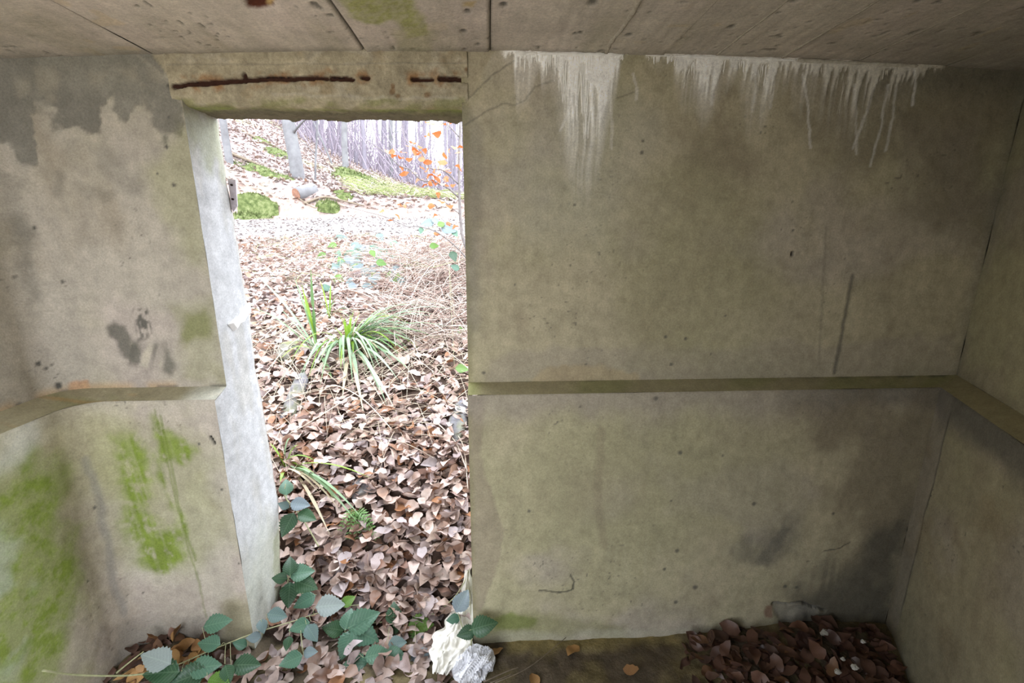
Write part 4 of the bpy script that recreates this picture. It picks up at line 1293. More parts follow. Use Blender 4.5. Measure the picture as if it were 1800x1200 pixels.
loose_leaves(175, slope_pos, 0.55, (0.065, 0.095), 'leaf', 'curled dry beech leaf lying on the slope just outside the doorway', 'fallen beech leaves outside the doorway', 0.05)
loose_leaves(14, lambda: (random.uniform(-0.9, -0.1), random.uniform(1.38, 1.6)), 0.5, (0.065, 0.09), 'leaf', 'dry brown leaf on the earth of the doorway threshold', 'leaves on the threshold', 0.03)
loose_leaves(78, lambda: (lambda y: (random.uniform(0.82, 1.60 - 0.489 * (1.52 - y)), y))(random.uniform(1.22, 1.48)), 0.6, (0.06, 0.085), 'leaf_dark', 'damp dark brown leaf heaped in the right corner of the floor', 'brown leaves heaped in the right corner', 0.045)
loose_leaves(26, lambda: (random.uniform(-1.38, -1.02), random.uniform(1.28, 1.49)), 0.7, (0.05, 0.08), 'leaf_ochre', 'ochre brown leaf heaped in the left corner below the green stained wall', 'ochre leaves heaped in the left corner', 0.05)
for px, py, lab in [(885, 1140, 'single tan leaf leaning at the foot of the wall beside the wrapper'), (935, 1182, 'orange brown leaf lying alone on the bare earth floor'), (998, 1152, 'small ochre leaf on the bare earth under the wall'), (1095, 1175, 'reddish leaf on the earth in front of the dark leaf heap')]:
    p = atz(px, py, 0.012)
    R = frames(1, 0.4)[0]
    leaf_obj(p, R, 0.07, random.randrange(9), 'leaf_ochre', lab, 'single leaves on the bare floor')


# ------------------------------------------------------------------ blades, stems, straw
def blade_mesh(P, wd, name='blade', mat=None):
    """V-folded strap leaf along points P"""
    P = np.asarray(P, float)
    T = np.gradient(P, axis=0); T /= np.linalg.norm(T, axis=1)[:, None] + 1e-9
    side = np.cross(T, np.array([0, 0, 1.0]))
    ns = np.linalg.norm(side, axis=1)[:, None]
    side = np.where(ns > 0.05, side / (ns + 1e-9), np.array([1.0, 0, 0]))
    upv = np.cross(side, T)
    m = len(P)
    t = np.linspace(0, 1, m)
    ww = wd * (0.55 + 0.45 * np.sin(np.pi * np.clip(t * 1.2, 0, 1) * 0.5)) * np.clip((1.0 - t) * 3.0, 0.04, 1)
    V = []
    for i in range(m):
        V += [P[i] - side[i] * ww[i] + upv[i] * ww[i] * 0.35, P[i], P[i] + side[i] * ww[i] + upv[i] * ww[i] * 0.35]
    Fc = []
    for i in range(m - 1):
        for s in range(2):
            a = i * 3 + s
            Fc.append((a, a + 3, a + 4, a + 1))
    return mesh(name, V, Fc, mat)


def arch(base, tip, lift, n=9):
    base, tip = np.asarray(base, float), np.asarray(tip, float)
    t = np.linspace(0, 1, n)[:, None]
    P = base + (tip - base) * t
    P[:, 2] += lift * 4 * (t * (1 - t))[:, 0] * (1 - 0.15 * t[:, 0])
    return P


def straw(name, n, xr, yr, length, rad, label, cols, lean=0.6, wedge=None, seed=1):
    r = np.random.default_rng(seed)
    VV, FF, CC, o = [], [], [], 0
    for k in range(n):
        y = r.uniform(*yr)
        x = (r.uniform(*wedge) * y) if wedge else r.uniform(*xr)
        z = float(ground_z(x, y))
        a = r.uniform(0, 2 * math.pi)
        L = r.uniform(*length)
        up = abs(r.normal(0.25, 0.25)) * (1 - lean) + 0.08
        d = np.array([math.cos(a), math.sin(a), 0])
        z1 = float(ground_z(x + d[0] * L, y + d[1] * L))
        b = np.array([x, y, z + r.uniform(0, 0.06)])
        tip = np.array([x + d[0] * L, y + d[1] * L, z1 + r.uniform(0.0, 0.08) + up * L * 0.6])
        P = arch(b, tip, up * L * 0.35, 5)
        V, Fc = tube(P, np.linspace(rad, rad * 0.4, 5), 3, False)
        VV += V
        FF += [tuple(i + o for i in q) for q in Fc]
        cc = np.array(cols[r.integers(len(cols))]) * r.uniform(0.8, 1.15)
        CC += [cc] * len(V)
        o += len(V)
    ob = link(name, mesh(name, VV, np.array(FF), M['straw'], True, np.array(CC)))
    return tag(ob, label, kind='stuff')


PALE = [(0.50, 0.41, 0.34), (0.60, 0.53, 0.46), (0.36, 0.28, 0.23), (0.20, 0.125, 0.10), (0.30, 0.20, 0.16)]
straw('dry_bracken', 2200, None, (3.4, 6.6), (0.2, 0.65), 0.0042, 'tangle of pale dry bracken and grass right of the sedge', PALE, 0.4, (-0.24, 0.12), 11)
straw('dry_stems', 420, None, (2.35, 4.0), (0.15, 0.5), 0.002, 'thin dry straw stems lying across the leaf litter', [(0.66, 0.58, 0.44), (0.55, 0.45, 0.34)], 0.75, (-0.55, 0.02), 12)
straw('dry_grass', 1500, None, (5.0, 8.0), (0.12, 0.35), 0.003, 'bleached low grass beside the track', PALE + [(0.28, 0.31, 0.16)], 0.55, (-0.5, 0.03), 13)
straw('bank_grass', 1800, None, (13.2, 19.0), (0.3, 0.7), 0.010, 'yellow green grass on the bank beyond the track', [(0.30, 0.31, 0.13), (0.20, 0.25, 0.07), (0.42, 0.38, 0.27)], 0.3, (-0.28, -0.02), 14)


def G(px, py, it=40):
    """where the sight line through a photo pixel meets the outdoor ground"""
    d = ray(px, py)
    ys = np.geomspace(1.55, 80, 4000)
    P = CAM + d[None] * (ys / d[1])[:, None]
    h = P[:, 2] - ground_z(P[:, 0], P[:, 1])
    k = np.argmax(h < 0) if np.any(h < 0) else len(ys) - 1
    p = P[k].copy()
    p[2] = float(ground_z(p[0], p[1]))
    return p


# ---- sedges
def sedge(name, base_px, blades, extra, label, mats=('sedge', 'sedge_dry', 'sedge_bright'), wd=0.006, group=None):
    b0 = G(*base_px)
    root = empty(name, b0, label, 'sedge', group)
    r = random.Random(base_px[0])
    for tip, lift, mt in blades:
        tp = aty(tip[0], tip[1], min(b0[1] + tip[2], G(*tip[:2])[1] - 0.06))
        bb = b0 + np.array([r.uniform(-0.02, 0.02), r.uniform(-0.02, 0.02), -0.01])
        link('blade', blade_mesh(arch(bb, tp, lift, 10), wd * r.uniform(0.8, 1.2), 'blade', M[mt]), root)
    for k in range(extra[0]):
        a = r.uniform(extra[3], extra[4])
        L = r.uniform(extra[1], extra[2])
        d = np.array([math.cos(a), math.sin(a)])
        e = b0[:2] + d * L
        zt = max(float(ground_z(e[0], e[1])) + 0.015, b0[2] + r.uniform(-0.25, 0.12) * L)
        bb = b0 + np.array([r.uniform(-0.04, 0.04), r.uniform(-0.03, 0.03), -0.01])
        link('blade', blade_mesh(arch(bb, (e[0], e[1], zt), r.uniform(0.25, 0.42) * L, 9), wd * r.uniform(0.6, 1.0), 'blade', M[r.choice([mats[0]] * 5 + [mats[1]] + [mats[2]] * 2)]), root)
    return root


sedge('sedge_clump', (612, 615), [((800, 545, 0.1), 0.16, 'sedge'), ((765, 552, 0.0), 0.14, 'sedge'), ((792, 575, 0.0), 0.12, 'sedge'), ((760, 590, -0.1), 0.12, 'sedge'), ((724, 655, -0.3), 0.12, 'sedge'),
                                    ((705, 640, -0.3), 0.14, 'sedge'), ((632, 678, -0.3), 0.10, 'sedge'), ((680, 712, -0.4), 0.13, 'sedge'), ((668, 690, -0.4), 0.12, 'sedge'), ((735, 605, -0.1), 0.12, 'sedge'),
                                    ((697, 725, -0.5), 0.10, 'sedge_dry'), ((640, 730, -0.45), 0.06, 'sedge_dry'), ((602, 700, -0.3), 0.05, 'sedge_dry'), ((788, 540, 0.05), 0.2, 'sedge_dry'),
                                    ((598, 552, 0.0), 0.02, 'sedge_bright'), ((622, 545, 0.0), 0.02, 'sedge_bright'), ((633, 548, 0.05), 0.03, 'sedge_bright'), ((640, 560, 0.1), 0.03, 'sedge_bright'),
                                    ((655, 555, 0.1), 0.06, 'sedge'), ((680, 540, 0.15), 0.08, 'sedge'), ((700, 535, 0.2), 0.09, 'sedge'), ((612, 570, -0.1), 0.06, 'sedge_bright'), ((645, 580, 0), 0.05, 'sedge_bright')] +
      [((a, b, 0.05), l, m_) for a, b, l, m_ in [(588, 575, .02, 'sedge_bright'), (605, 558, .02, 'sedge_bright'), (616, 552, .03, 'sedge_bright'), (628, 560, .03, 'sedge'), (650, 568, .05, 'sedge_bright'), (662, 572, .06, 'sedge'), (670, 562, .08, 'sedge'),
                                                (690, 553, .1, 'sedge'), (720, 545, .12, 'sedge'), (745, 538, .15, 'sedge'), (770, 560, .15, 'sedge'), (742, 575, .13, 'sedge'), (712, 572, .12, 'sedge'), (690, 585, .1, 'sedge'), (725, 625, .12, 'sedge'), (700, 668, .12, 'sedge')]],
      (70, 0.25, 0.62, -2.0, 0.9), 'large sedge clump of arching green blades spreading to the right on the slope', wd=0.012)
sedge('sedge_clump', (560, 622), [((516, 484, 0.0), 0.02, 'sedge'), ((546, 470, 0.0), 0.03, 'sedge'), ((452, 485, 0.1), 0.06, 'sedge'), ((437, 540, 0.0), 0.08, 'sedge'), ((530, 500, 0.05), 0.02, 'sedge_bright'),
                                    ((490, 540, 0), 0.03, 'sedge'), ((585, 670, -0.25), 0.03, 'sedge'), ((470, 560, 0.0), 0.05, 'sedge_dry'), ((538, 520, 0), 0.02, 'sedge_bright')],
      (3, 0.15, 0.3, 2.0, 4.0), 'narrow upright fan of green sedge blades left of the large clump', wd=0.012)
sedge('sedge_clump', (578, 560), [((563, 492, 0.0), 0.02, 'sedge_bright'), ((582, 495, 0.05), 0.02, 'sedge_bright'), ((568, 505, 0.0), 0.01, 'sedge'), ((590, 515, 0), 0.02, 'sedge'), ((560, 520, 0), 0.02, 'sedge')],
      (6, 0.15, 0.3, -0.5, 1.5), 'small upright tuft of sedge behind the large clump', wd=0.010)
sedge('sedge_clump', (501, 820), [((655, 842, 0.0), 0.06, 'sedge_bright'), ((615, 905, -0.12), 0.09, 'sedge'), ((628, 918, -0.12), 0.08, 'sedge'), ((600, 900, -0.12), 0.07, 'sedge_dry'), ((474, 778, 0.0), 0.02, 'sedge_bright'),
                                    ((525, 782, 0.05), 0.04, 'sedge_bright'), ((512, 770, 0.05), 0.06, 'sedge'), ((560, 865, -0.08), 0.05, 'sedge_dry'), ((505, 880, -0.1), 0.02, 'sedge'), ((640, 915, -0.12), 0.09, 'sedge'), ((590, 880, -0.1), 0.07, 'sedge'),
                                    ((492, 850, -0.05), 0.02, 'sedge_bright'), ((580, 940, -0.2), 0.05, 'sedge_dry')],
      (3, 0.1, 0.2, -1.0, 0.5), 'low sedge tuft with yellowish base beside the pale door jamb', wd=0.007)

# ---- long fallen straw stalks that can be told apart
for pts, lab in [([(675, 665), (740, 620), (822, 560)], 'long pale dry stalk slanting across the leaves right of the sedge'), ([(560, 700), (590, 690), (640, 720), (690, 780)], 'bent straw stalk lying below the sedge'),
                 ([(762, 745), (800, 790), (822, 850)], 'double straw stalk lying near the right door edge'), ([(455, 800), (540, 760), (640, 700)], 'thin straw stalk reaching up from the left tuft'),
                 ([(795, 760), (815, 800), (823, 880)], 'straw stalk beside the double one near the right door edge')]:
    P = spline([G(*q) + np.array([0, 0, 0.03 + 0.02 * k]) for k, q in enumerate(pts)], 16)
    V, Fc = tube(P, np.linspace(0.004, 0.0025, 16), 6)
    m_ = mesh('straw_stalk', V, Fc, M['straw'], True, np.tile(np.array([0.55, 0.46, 0.37]), (len(V), 1)))
    tag(link('straw_stalk', m_), lab, 'straw')

# ---- fern
fern = empty('fern', G(640, 950), 'small green fern drooping at the end of the sedge tuft', 'fern')
fr = random.Random(5)
fb = G(628, 915) + np.array([0, 0, 0.05])
for tip in [(598, 930), (612, 945), (628, 955), (645, 962), (662, 945), (672, 968), (655, 925)]:
    tp = aty(tip[0], tip[1], fb[1] - 0.10)
    P = arch(fb, tp, 0.03, 9)
    parts = [tube(P, np.linspace(0.0016, 0.0006, 9), 4)]
    T = np.gradient(P, axis=0); T /= np.linalg.norm(T, axis=1)[:, None]
    for i in range(1, 9):
        for s in (-1, 1):
            sd = np.cross(T[i], np.array([0, -0.5, 0.85])); sd /= np.linalg.norm(sd)
            L = 0.030 * (1 - 0.07 * i)
            e = P[i] + s * sd * L + T[i] * L * 0.5
            m1 = P[i] + (e - P[i]) * 0.5
            q = T[i] * L * 0.22
            parts.append(([P[i], m1 + q, e, m1 - q], [(0, 1, 2, 3)]))
    V, Fc = join(parts)
    link('frond', mesh('frond', V, Fc, M['fern']), fern)


# ---- bramble leaves
def bramble_leaf_mesh():
    V, Fc = [], []
    n = 19
    for i in range(n):
        t = i / (n - 1)
        w_ = 0.335 * math.sin(math.pi * t ** 0.72) ** 0.9 * (1 - 0.25 * t) * 1.1 + 0.006
        w_ *= 1.09 if i % 2 else 0.95
        z0 = -0.18 * (t - 0.35) ** 2
        v_ = 0.022 if i % 2 else -0.012
        for s in (-1, -0.5, 0, 0.5, 1):
            V.append((t + 0.10 * abs(s) * (1 - t) * 0.8, s * w_, z0 + 0.45 * abs(s) * w_ - 0.30 * (s * s) * w_ + v_ * (abs(s) > 0.1)))
    for i in range(n - 1):
        for s in range(4):
            a = i * 5 + s
            Fc.append((a, a + 5, a + 6, a + 1))
    return np.array(V), Fc


BLV, BLF = bramble_leaf_mesh()
BL = {}


def bleaf(root, cpx, Y, ang, Lpx, tone, tilt=0.35, name='leaflet'):
    """leaflet centred on a sight line at depth Y; ang = direction of the tip in the picture (deg, 0 right, 90 down)"""
    c = aty(cpx[0], cpx[1], Y)
    depth = (c - CAM) @ _fw
    L = Lpx * depth / F
    a = math.radians(ang)
    d = _rt * math.cos(a) - _up * math.sin(a)
    view = (CAM - c) / np.linalg.norm(CAM - c)
    nrm = view * (1 - tilt) + np.array([0, 0, 1.0]) * tilt + np.array([random.uniform(-.2, .2), 0, random.uniform(-.15, .15)])
    nrm /= np.linalg.norm(nrm)
    d = d - nrm * (d @ nrm); d /= np.linalg.norm(d)
    s = np.cross(nrm, d)
    if tone not in BL: BL[tone] = mesh('leaflet', BLV, BLF, M['bramble_' + tone])
    o = bpy.data.objects.new(name, BL[tone])
    base = c - d * L * 0.5
    R = np.stack([d, s, nrm], -1) * L
    o.matrix_basis = Matrix([[*R[0], base[0] - root.location[0]], [*R[1], base[1] - root.location[1]], [*R[2], base[2] - root.location[2]], [0, 0, 0, 1]])
    COL.objects.link(o)
    o.parent = root
    return base


def stem(root, P, r0, r1, name='stem', mat='stem'):
    V, Fc = tube(P, np.linspace(r0, r1, len(P)), 6)
    return link(name, mesh(name, V, Fc, M[mat]), root)


def bramble(label, at_, stems, leaves, name='bramble'):
    """stems: lists of (px,py,Y); leaves: (px,py,Y,angle,length px,tone); each leaflet gets its stalk to the nearest stem point"""
    root = empty(name, at_, label, 'bramble')
    pts = []
    for s in stems:
        P = spline([aty(a, b, y) for a, b, y in s], 8 * len(s))
        stem(root, P, 0.0032, 0.0016)
        pts.append(P)
    A = np.vstack(pts)
    for (px, py, Y, an, L, tone) in leaves:
        b = bleaf(root, (px, py), Y, an, L, tone)
        k = np.argmin(np.linalg.norm(A - b, axis=1))
        q = A[k]
        mid = (b + q) / 2 + np.array([0, 0, 0.008])
        stem(root, spline([q, mid, b], 6), 0.0011, 0.0008, 'leaf_stalk')
    return root


bramble('trailing bramble shoot reaching left across the threshold to the green stained wall', aty(640, 1060, 1.66),
        [[(75, 1178, 1.13), (140, 1186, 1.22), (235, 1186, 1.31), (300, 1172, 1.36), (370, 1143, 1.42), (440, 1115, 1.48), (520, 1090, 1.55), (590, 1068, 1.62), (640, 1062, 1.66)], [(205, 1182, 1.31), (232, 1160, 1.31), (252, 1145, 1.31)]],
        [(382, 1095, 1.42, -25, 46, 'mid'), (368, 1131, 1.40, 180, 40, 'mid'), (275, 1158, 1.31, 195, 56, 'pale'), (285, 1182, 1.30, 165, 58, 'dark'), (331, 1190, 1.31, 150, 60, 'dark'), (360, 1172, 1.34, -20, 52, 'mid'),
         (433, 1168, 1.36, -10, 48, 'dark'), (384, 1197, 1.30, 10, 40, 'bright'), (400, 1184, 1.32, 80, 34, 'dark'), (446, 1120, 1.47, 170, 26, 'blue'), (461, 1100, 1.50, 80, 26, 'blue'), (487, 1081, 1.52, 0, 36, 'blue'), (422, 1132, 1.45, 190, 26, 'mid'),
         (527, 1100, 1.52, 150, 36, 'mid'), (548, 1112, 1.50, 60, 36, 'blue'), (506, 1130, 1.46, 90, 24, 'dark'), (512, 1160, 1.40, 150, 40, 'mid'), (545, 1146, 1.44, -10, 26, 'blue'), (580, 1064, 1.60, -15, 52, 'pale'), (612, 1056, 1.64, -45, 28, 'bright')])
bramble('dark green bramble sprig at the foot of the pale door jamb', G(512, 1050),
        [[(508, 1055, 1.66), (506, 1020, 1.66), (512, 1005, 1.66)]],
        [(510, 995, 1.66, -85, 36, 'dark'), (492, 1016, 1.64, 180, 28, 'dark'), (530, 1006, 1.66, -20, 44, 'mid'), (537, 1027, 1.64, 20, 46, 'dark'), (508, 1044, 1.62, 95, 44, 'dark'), (536, 1056, 1.64, 140, 40, 'mid')])
bramble('bramble with bluish and deep green leaves higher beside the pale door jamb', G(520, 935),
        [[(560, 960, 1.80), (540, 925, 1.82), (520, 895, 1.84), (505, 880, 1.84)], [(515, 892, 1.84), (500, 870, 1.86), (502, 850, 1.88)]],
        [(503, 856, 1.88, -95, 34, 'mid'), (499, 888, 1.84, 200, 22, 'blue'), (527, 886, 1.84, 0, 36, 'blue'), (506, 921, 1.80, 105, 44, 'dark'), (539, 907, 1.82, 15, 36, 'dark')])
bramble('bramble rosette of ribbed green leaves in the middle of the threshold', atz(625, 1130, 0.03),
        [[(607, 1108, 1.56), (612, 1130, 1.52), (625, 1150, 1.48)], [(612, 1108, 1.56), (655, 1095, 1.6), (705, 1090, 1.62), (755, 1081, 1.64), (790, 1058, 1.66), (812, 1030, 1.68), (826, 998, 1.72)]],
        [(586, 1105, 1.56, 185, 40, 'dark'), (612, 1088, 1.58, -80, 38, 'mid'), (638, 1090, 1.57, -35, 60, 'mid'), (640, 1115, 1.53, 25, 58, 'mid'), (610, 1132, 1.50, 100, 50, 'mid'),
         (663, 1150, 1.46, -20, 46, 'mid'), (624, 1166, 1.44, 165, 44, 'mid'), (645, 1182, 1.42, 100, 52, 'mid'), (694, 1152, 1.46, 5, 42, 'mid'), (698, 1130, 1.5, -10, 34, 'blue'),
         (692, 1078, 1.62, -90, 40, 'dark'), (692, 1110, 1.58, 100, 26, 'dark'), (739, 1098, 1.6, -5, 48, 'bright'), (720, 1126, 1.55, 65, 38, 'bright'), (740, 1158, 1.46, 65, 46, 'blue'), (742, 1125, 1.54, 10, 26, 'blue')])
bramble('bramble leaves against the right door edge above the crumpled white plastic', atz(835, 1135, 0.02),
        [[(826, 1140, 1.47), (830, 1122, 1.46), (835, 1112, 1.45)], [(826, 1140, 1.47), (812, 1100, 1.55), (806, 1078, 1.58)]],
        [(850, 1100, 1.45, -20, 52, 'dark'), (820, 1112, 1.45, 160, 36, 'dark'), (812, 1056, 1.60, -70, 44, 'blue'), (797, 1088, 1.58, 170, 26, 'mid')])
# bluish bramble patch in the middle distance
mid_leaves, rr = [], random.Random(31)
mb = G(660, 470)
for k in range(70):
    px, py = rr.gauss(648, 42), rr.gauss(462, 26)
    if px > 800 or px < 560 or not 418 < py < 520: continue
    g = G(px, py)
    mid_leaves.append((px, py - 3, g[1] - 0.08, rr.uniform(0, 360), rr.uniform(17, 27), rr.choice(['blue', 'blue', 'mid', 'blue', 'mid', 'bright'])))
bramble('low bramble patch with bluish grey leaves near the track', mb,
        [[(580, 470, G(580, 470)[1] - .1), (620, 462, G(620, 462)[1] - .1), (660, 468, G(660, 468)[1] - .1), (700, 490, G(700, 490)[1] - .1)], [(640, 440, G(640, 440)[1] - .1), (655, 470, G(655, 470)[1] - .1), (670, 500, G(670, 500)[1] - .1)]], mid_leaves)
bramble('pair of bluish leaves by the track under the sapling', G(775, 405),
        [[(740, 408, 5.6), (770, 398, 5.6), (800, 408, 5.6)]], [(752, 392, 5.6, 170, 26, 'blue'), (766, 388, 5.6, 20, 18, 'blue'), (788, 402, 5.6, 20, 30, 'blue'), (776, 394, 5.6, -30, 18, 'bright'), (800, 410, 5.6, 60, 16, 'mid'), (740, 405, 5.6, 100, 14, 'mid')])
bramble('green bramble leaves in the dry bracken near the right door edge', G(795, 470),
        [[(760, 470, 4.6), (790, 462, 4.6), (815, 455, 4.6)]], [(797, 450, 4.6, 70, 22, 'dark'), (763, 432, 4.6, -10, 18, 'bright'), (670, 462, 4.6, 10, 20, 'bright'), (655, 445, 4.6, 60, 16, 'bright'), (800, 470, 4.6, 200, 18, 'mid'), (810, 580, 3.6, 0, 18, 'bright'), (812, 648, 3.0, 0, 26, 'bright')])

# ------------------------------------------------------------------ stones
def stone(px, py, size, rot, label, moss, colr=(0.36, 0.34, 0.33), seed=0):
    g = G(px, py)
    n, m = 22, 14
    th = np.linspace(0, 2 * math.pi, n, endpoint=False)
    ph = np.linspace(0.02, math.pi - 0.02, m)
    TH, PH = np.meshgrid(th, ph, indexing='ij')
    sx = np.sign(np.cos(TH)) * np.abs(np.cos(TH)) ** 0.6 * np.sin(PH) ** 0.6
    sy = np.sign(np.sin(TH)) * np.abs(np.sin(TH)) ** 0.6 * np.sin(PH) ** 0.6
    sz = np.sign(np.cos(PH)) * np.abs(np.cos(PH)) ** 0.6
    k = 1 + 0.16 * fbm(sx * 2 + seed, sy * 2 + sz * 1.7, 1.2, 4, seed)
    P = np.stack([sx * k * size[0], sy * k * size[1], sz * k * size[2]], -1)
    cz, sn = math.cos(rot), math.sin(rot)
    P = np.stack([P[..., 0] * cz - P[..., 1] * sn, P[..., 0] * sn + P[..., 1] * cz, P[..., 2]], -1)
    # follow the slope
    P[..., 2] += P[..., 1] * 0.35
    c = np.broadcast_to(np.array(colr), P.shape).copy() * (1 + 0.25 * fbm(P[..., 0], P[..., 1] + P[..., 2], 20, 4, seed + 3))[..., None]
    c = mix(c, np.array([0.17, 0.18, 0.06]), moss * sstep(-0.2, 0.3, fbm(P[..., 0] + 3, P[..., 1] + P[..., 2], 14, 4, seed + 4)) * sstep(-0.3, 0.5, sz))
    Fc = []
    for i in range(n):
        i2 = (i + 1) % n
        for j in range(m - 1):
            Fc.append((i * m + j, i * m + j + 1, i2 * m + j + 1, i2 * m + j))
    Fc.append(tuple(i * m for i in range(n)))
    Fc.append(tuple(i * m + m - 1 for i in range(n))[::-1])
    o = link('stone', mesh('stone', P.reshape(-1, 3), Fc, M['stone'], True, c.reshape(-1, 3)))
    o.location = (g[0], g[1], g[2] + size[2] * 0.05)
    return tag(o, label, 'stone', 'edging stones beside the steps')


stone(518, 705, (0.05, 0.24, 0.05), 0.12, 'long grey kerb stone with yellow lichen left of the sedge', 0.5, (0.15, 0.14, 0.147), 1)
stone(508, 622, (0.09, 0.11, 0.05), 0.3, 'moss covered stone by the pale jamb left of the upright sedge fan', 0.8, (0.17, 0.16, 0.13), 2)
stone(806, 745, (0.06, 0.17, 0.045), -0.1, 'grey stone with lichen close to the right door edge', 0.4, (0.14, 0.135, 0.145), 3)
stone(636, 862, (0.055, 0.05, 0.035), 0.6, 'small grey stone beside a moss tuft below the low sedge', 0.15, (0.20, 0.195, 0.2), 4)

# ------------------------------------------------------------------ moss cushions
def moss(px, py, rx, ry, h, label, seed, fuzz=140, group='moss cushions on the hillside'):
    g = G(px, py)
    n = 30
    u = np.linspace(-1, 1, n)
    A, B = np.meshgrid(u, u, indexing='ij')
    rad = np.hypot(A, B)
    k = np.clip(0.85 - rad ** 1.6 + 0.55 * fbm(A, B, 1.9, 4, seed), 0, 1) * (rad < 0.97)
    X, Y = g[0] + A * rx, g[1] + B * ry
    Z = ground_z(X, Y) - 0.02 + h * k ** 0.6 * (0.7 + 0.5 * vnoise(A * 4 + seed, B * 4, seed)) * sstep(0, 0.12, k) - 0.03 * (k < 0.01)
    parts_V = np.stack([X, Y, Z], -1).reshape(-1, 3)
    Fg = gridfaces(n, n)
    keepf = (k.reshape(-1)[Fg] > 0.0).any(1)
    V = list(parts_V); Fc = [tuple(q) for q in Fg[keepf]]
    r = random.Random(seed)
    for _ in range(fuzz):
        i, j = r.randrange(n), r.randrange(n)
        if k[i, j] < 0.1: continue
        p = np.array([X[i, j], Y[i, j], Z[i, j] - 0.005])
        a = r.uniform(0, 6.28); L = r.uniform(0.5, 1.0) * h * 0.5
        d = np.array([math.cos(a), math.sin(a), 0]) * L * 0.35
        s = np.array([-math.sin(a), math.cos(a), 0]) * L * 0.25
        o = len(V)
        V += [p - s, p + s, p + d + np.array([0, 0, L])]
        Fc.append((o, o + 1, o + 2))
    o = link('moss_cushion', mesh('moss_cushion', V, Fc, M['moss']))
    return tag(o, label, 'moss', group)


moss(424, 385, 0.42, 0.30, 0.17, 'big bright moss cushion at the foot of the bank beside the door jamb', 1, 400)
moss(456, 382, 0.50, 0.28, 0.15, 'second bright moss cushion on the bank next to the biggest one', 2, 300)
moss(578, 366, 0.35, 0.16, 0.2, 'dark green moss cushion under the overhanging track edge', 3)
moss(494, 272, 0.5, 0.9, 0.16, 'moss strip on the hillside just left of the big beech trunk', 4)
moss(448, 298, 0.7, 0.4, 0.14, 'moss streak on the hillside near the thin jamb side tree', 5)
moss(462, 250, 0.4, 0.5, 0.14, 'small moss spot high on the hillside', 6)
moss(488, 312, 0.5, 0.35, 0.14, 'pale moss strip low on the hillside left of the beech', 7)
moss(625, 315, 0.9, 1.2, 0.25, 'broad moss patch right of the mossy footed tree', 8, 400)
moss(655, 328, 0.8, 0.9, 0.2, 'yellow green moss patch on the bank toward the right', 9, 300)
moss(612, 303, 0.6, 0.9, 0.2, 'moss around the foot of the mid distance tree', 10, 200)
moss(605, 342, 0.3, 0.25, 0.1, 'small moss spot right of the thin pole tree', 11)
moss(608, 842, 0.06, 0.05, 0.025, 'tiny yellow green moss tuft among the leaves below the low sedge', 12, 120, 'moss tufts near the doorway')


# ------------------------------------------------------------------ trees
def tree(label, base_px, top_px, w_px, dist, mat='bark', flare=1.6, branches=(), group=None, name='beech_tree', height=9.0, seed=0, bend=0.0):
    """trunk through two photo points (base and a higher one), continued upward; w_px = width in the picture"""
    b = aty(base_px[0], base_px[1], dist)
    b[2] = min(b[2], float(ground_z(b[0], b[1])) + 0.02)
    t = aty(top_px[0], top_px[1], dist)
    dirv = (t - b) / max(0.2, t[2] - b[2])
    rad = w_px * ((b - CAM) @ _fw) / F / 2
    hs = np.concatenate([[-0.15, 0.0, 0.1, 0.25, 0.5], np.linspace(1, height, 12)])
    r_ = random.Random(seed)
    P = np.array([b + dirv * h + np.array([bend * math.sin(h * 0.7) + 0.03 * math.sin(h * 1.7 + seed) * min(1, h), 0.02 * math.cos(h * 1.3 + seed), 0]) for h in hs])
    R = rad * np.array([flare, flare * 0.92, 1 + (flare - 1) * 0.5, 1 + (flare - 1) * 0.22, 1.05] + list(np.linspace(1.0, 0.45, 12)))
    root = empty(name, b, label, 'tree', group)
    nside = 12 if w_px > 9 else 7
    V, Fc = tube(P, R, nside)
    if w_px > 15:                               # fluted root flare
        V = np.array(V).reshape(len(hs), nside, 3)
        for i in range(4):
            for k in range(nside):
                V[i, k] = P[i] + (V[i, k] - P[i]) * (1 + 0.22 * (0.5 - i * 0.12) * math.sin(k * 2 * math.pi / nside * 4 + 1))
        V = V.reshape(-1, 3)
    link('trunk', mesh('trunk', V, Fc, M[mat]), root)
    for k in range(branches if isinstance(branches, int) else 0):
        h = r_.uniform(0.8, height * 0.7)
        p0 = b + dirv * h
        a = r_.uniform(0, 6.28)
        L = r_.uniform(0.5, 1.6) * (1 + rad * 3)
        tip = p0 + np.array([math.cos(a) * L, math.sin(a) * L * 0.6, L * r_.uniform(0.0, 0.7)])
        Pb = arch(p0, tip, 0.06 * L, 6)
        V, Fc = tube(Pb, np.linspace(rad * 0.22 + 0.006, 0.005, 6), 5)
        link('branch', mesh('branch', V, Fc, M[mat]), root)
    return root


tree('thick smooth grey beech trunk on the hillside with a cut log at its foot', (527, 340), (508, 210), 22, 14.0, 'bark', 1.7, 2, seed=1)
tree('pale slim leaning tree right beside the door jamb', (407, 312), (394, 212), 12, 13.5, 'bark', 1.3, 1, seed=2)
tree('mid distance grey tree with a mossy foot', (608, 298), (605, 205), 10, 22.0, 'bark', 1.5, 3, seed=3)
tree('thin upright pole tree right of the thick beech', (555, 345), (556, 210), 3.5, 14.5, 'bark', 1.3, 2, seed=4)
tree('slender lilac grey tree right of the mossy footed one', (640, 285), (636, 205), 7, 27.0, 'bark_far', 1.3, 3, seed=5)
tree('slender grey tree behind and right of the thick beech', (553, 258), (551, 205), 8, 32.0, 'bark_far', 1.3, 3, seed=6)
tree('dark upright tree under the right part of the lintel', (688, 300), (688, 205), 7, 30.0, 'bark', 1.3, 3, seed=7)
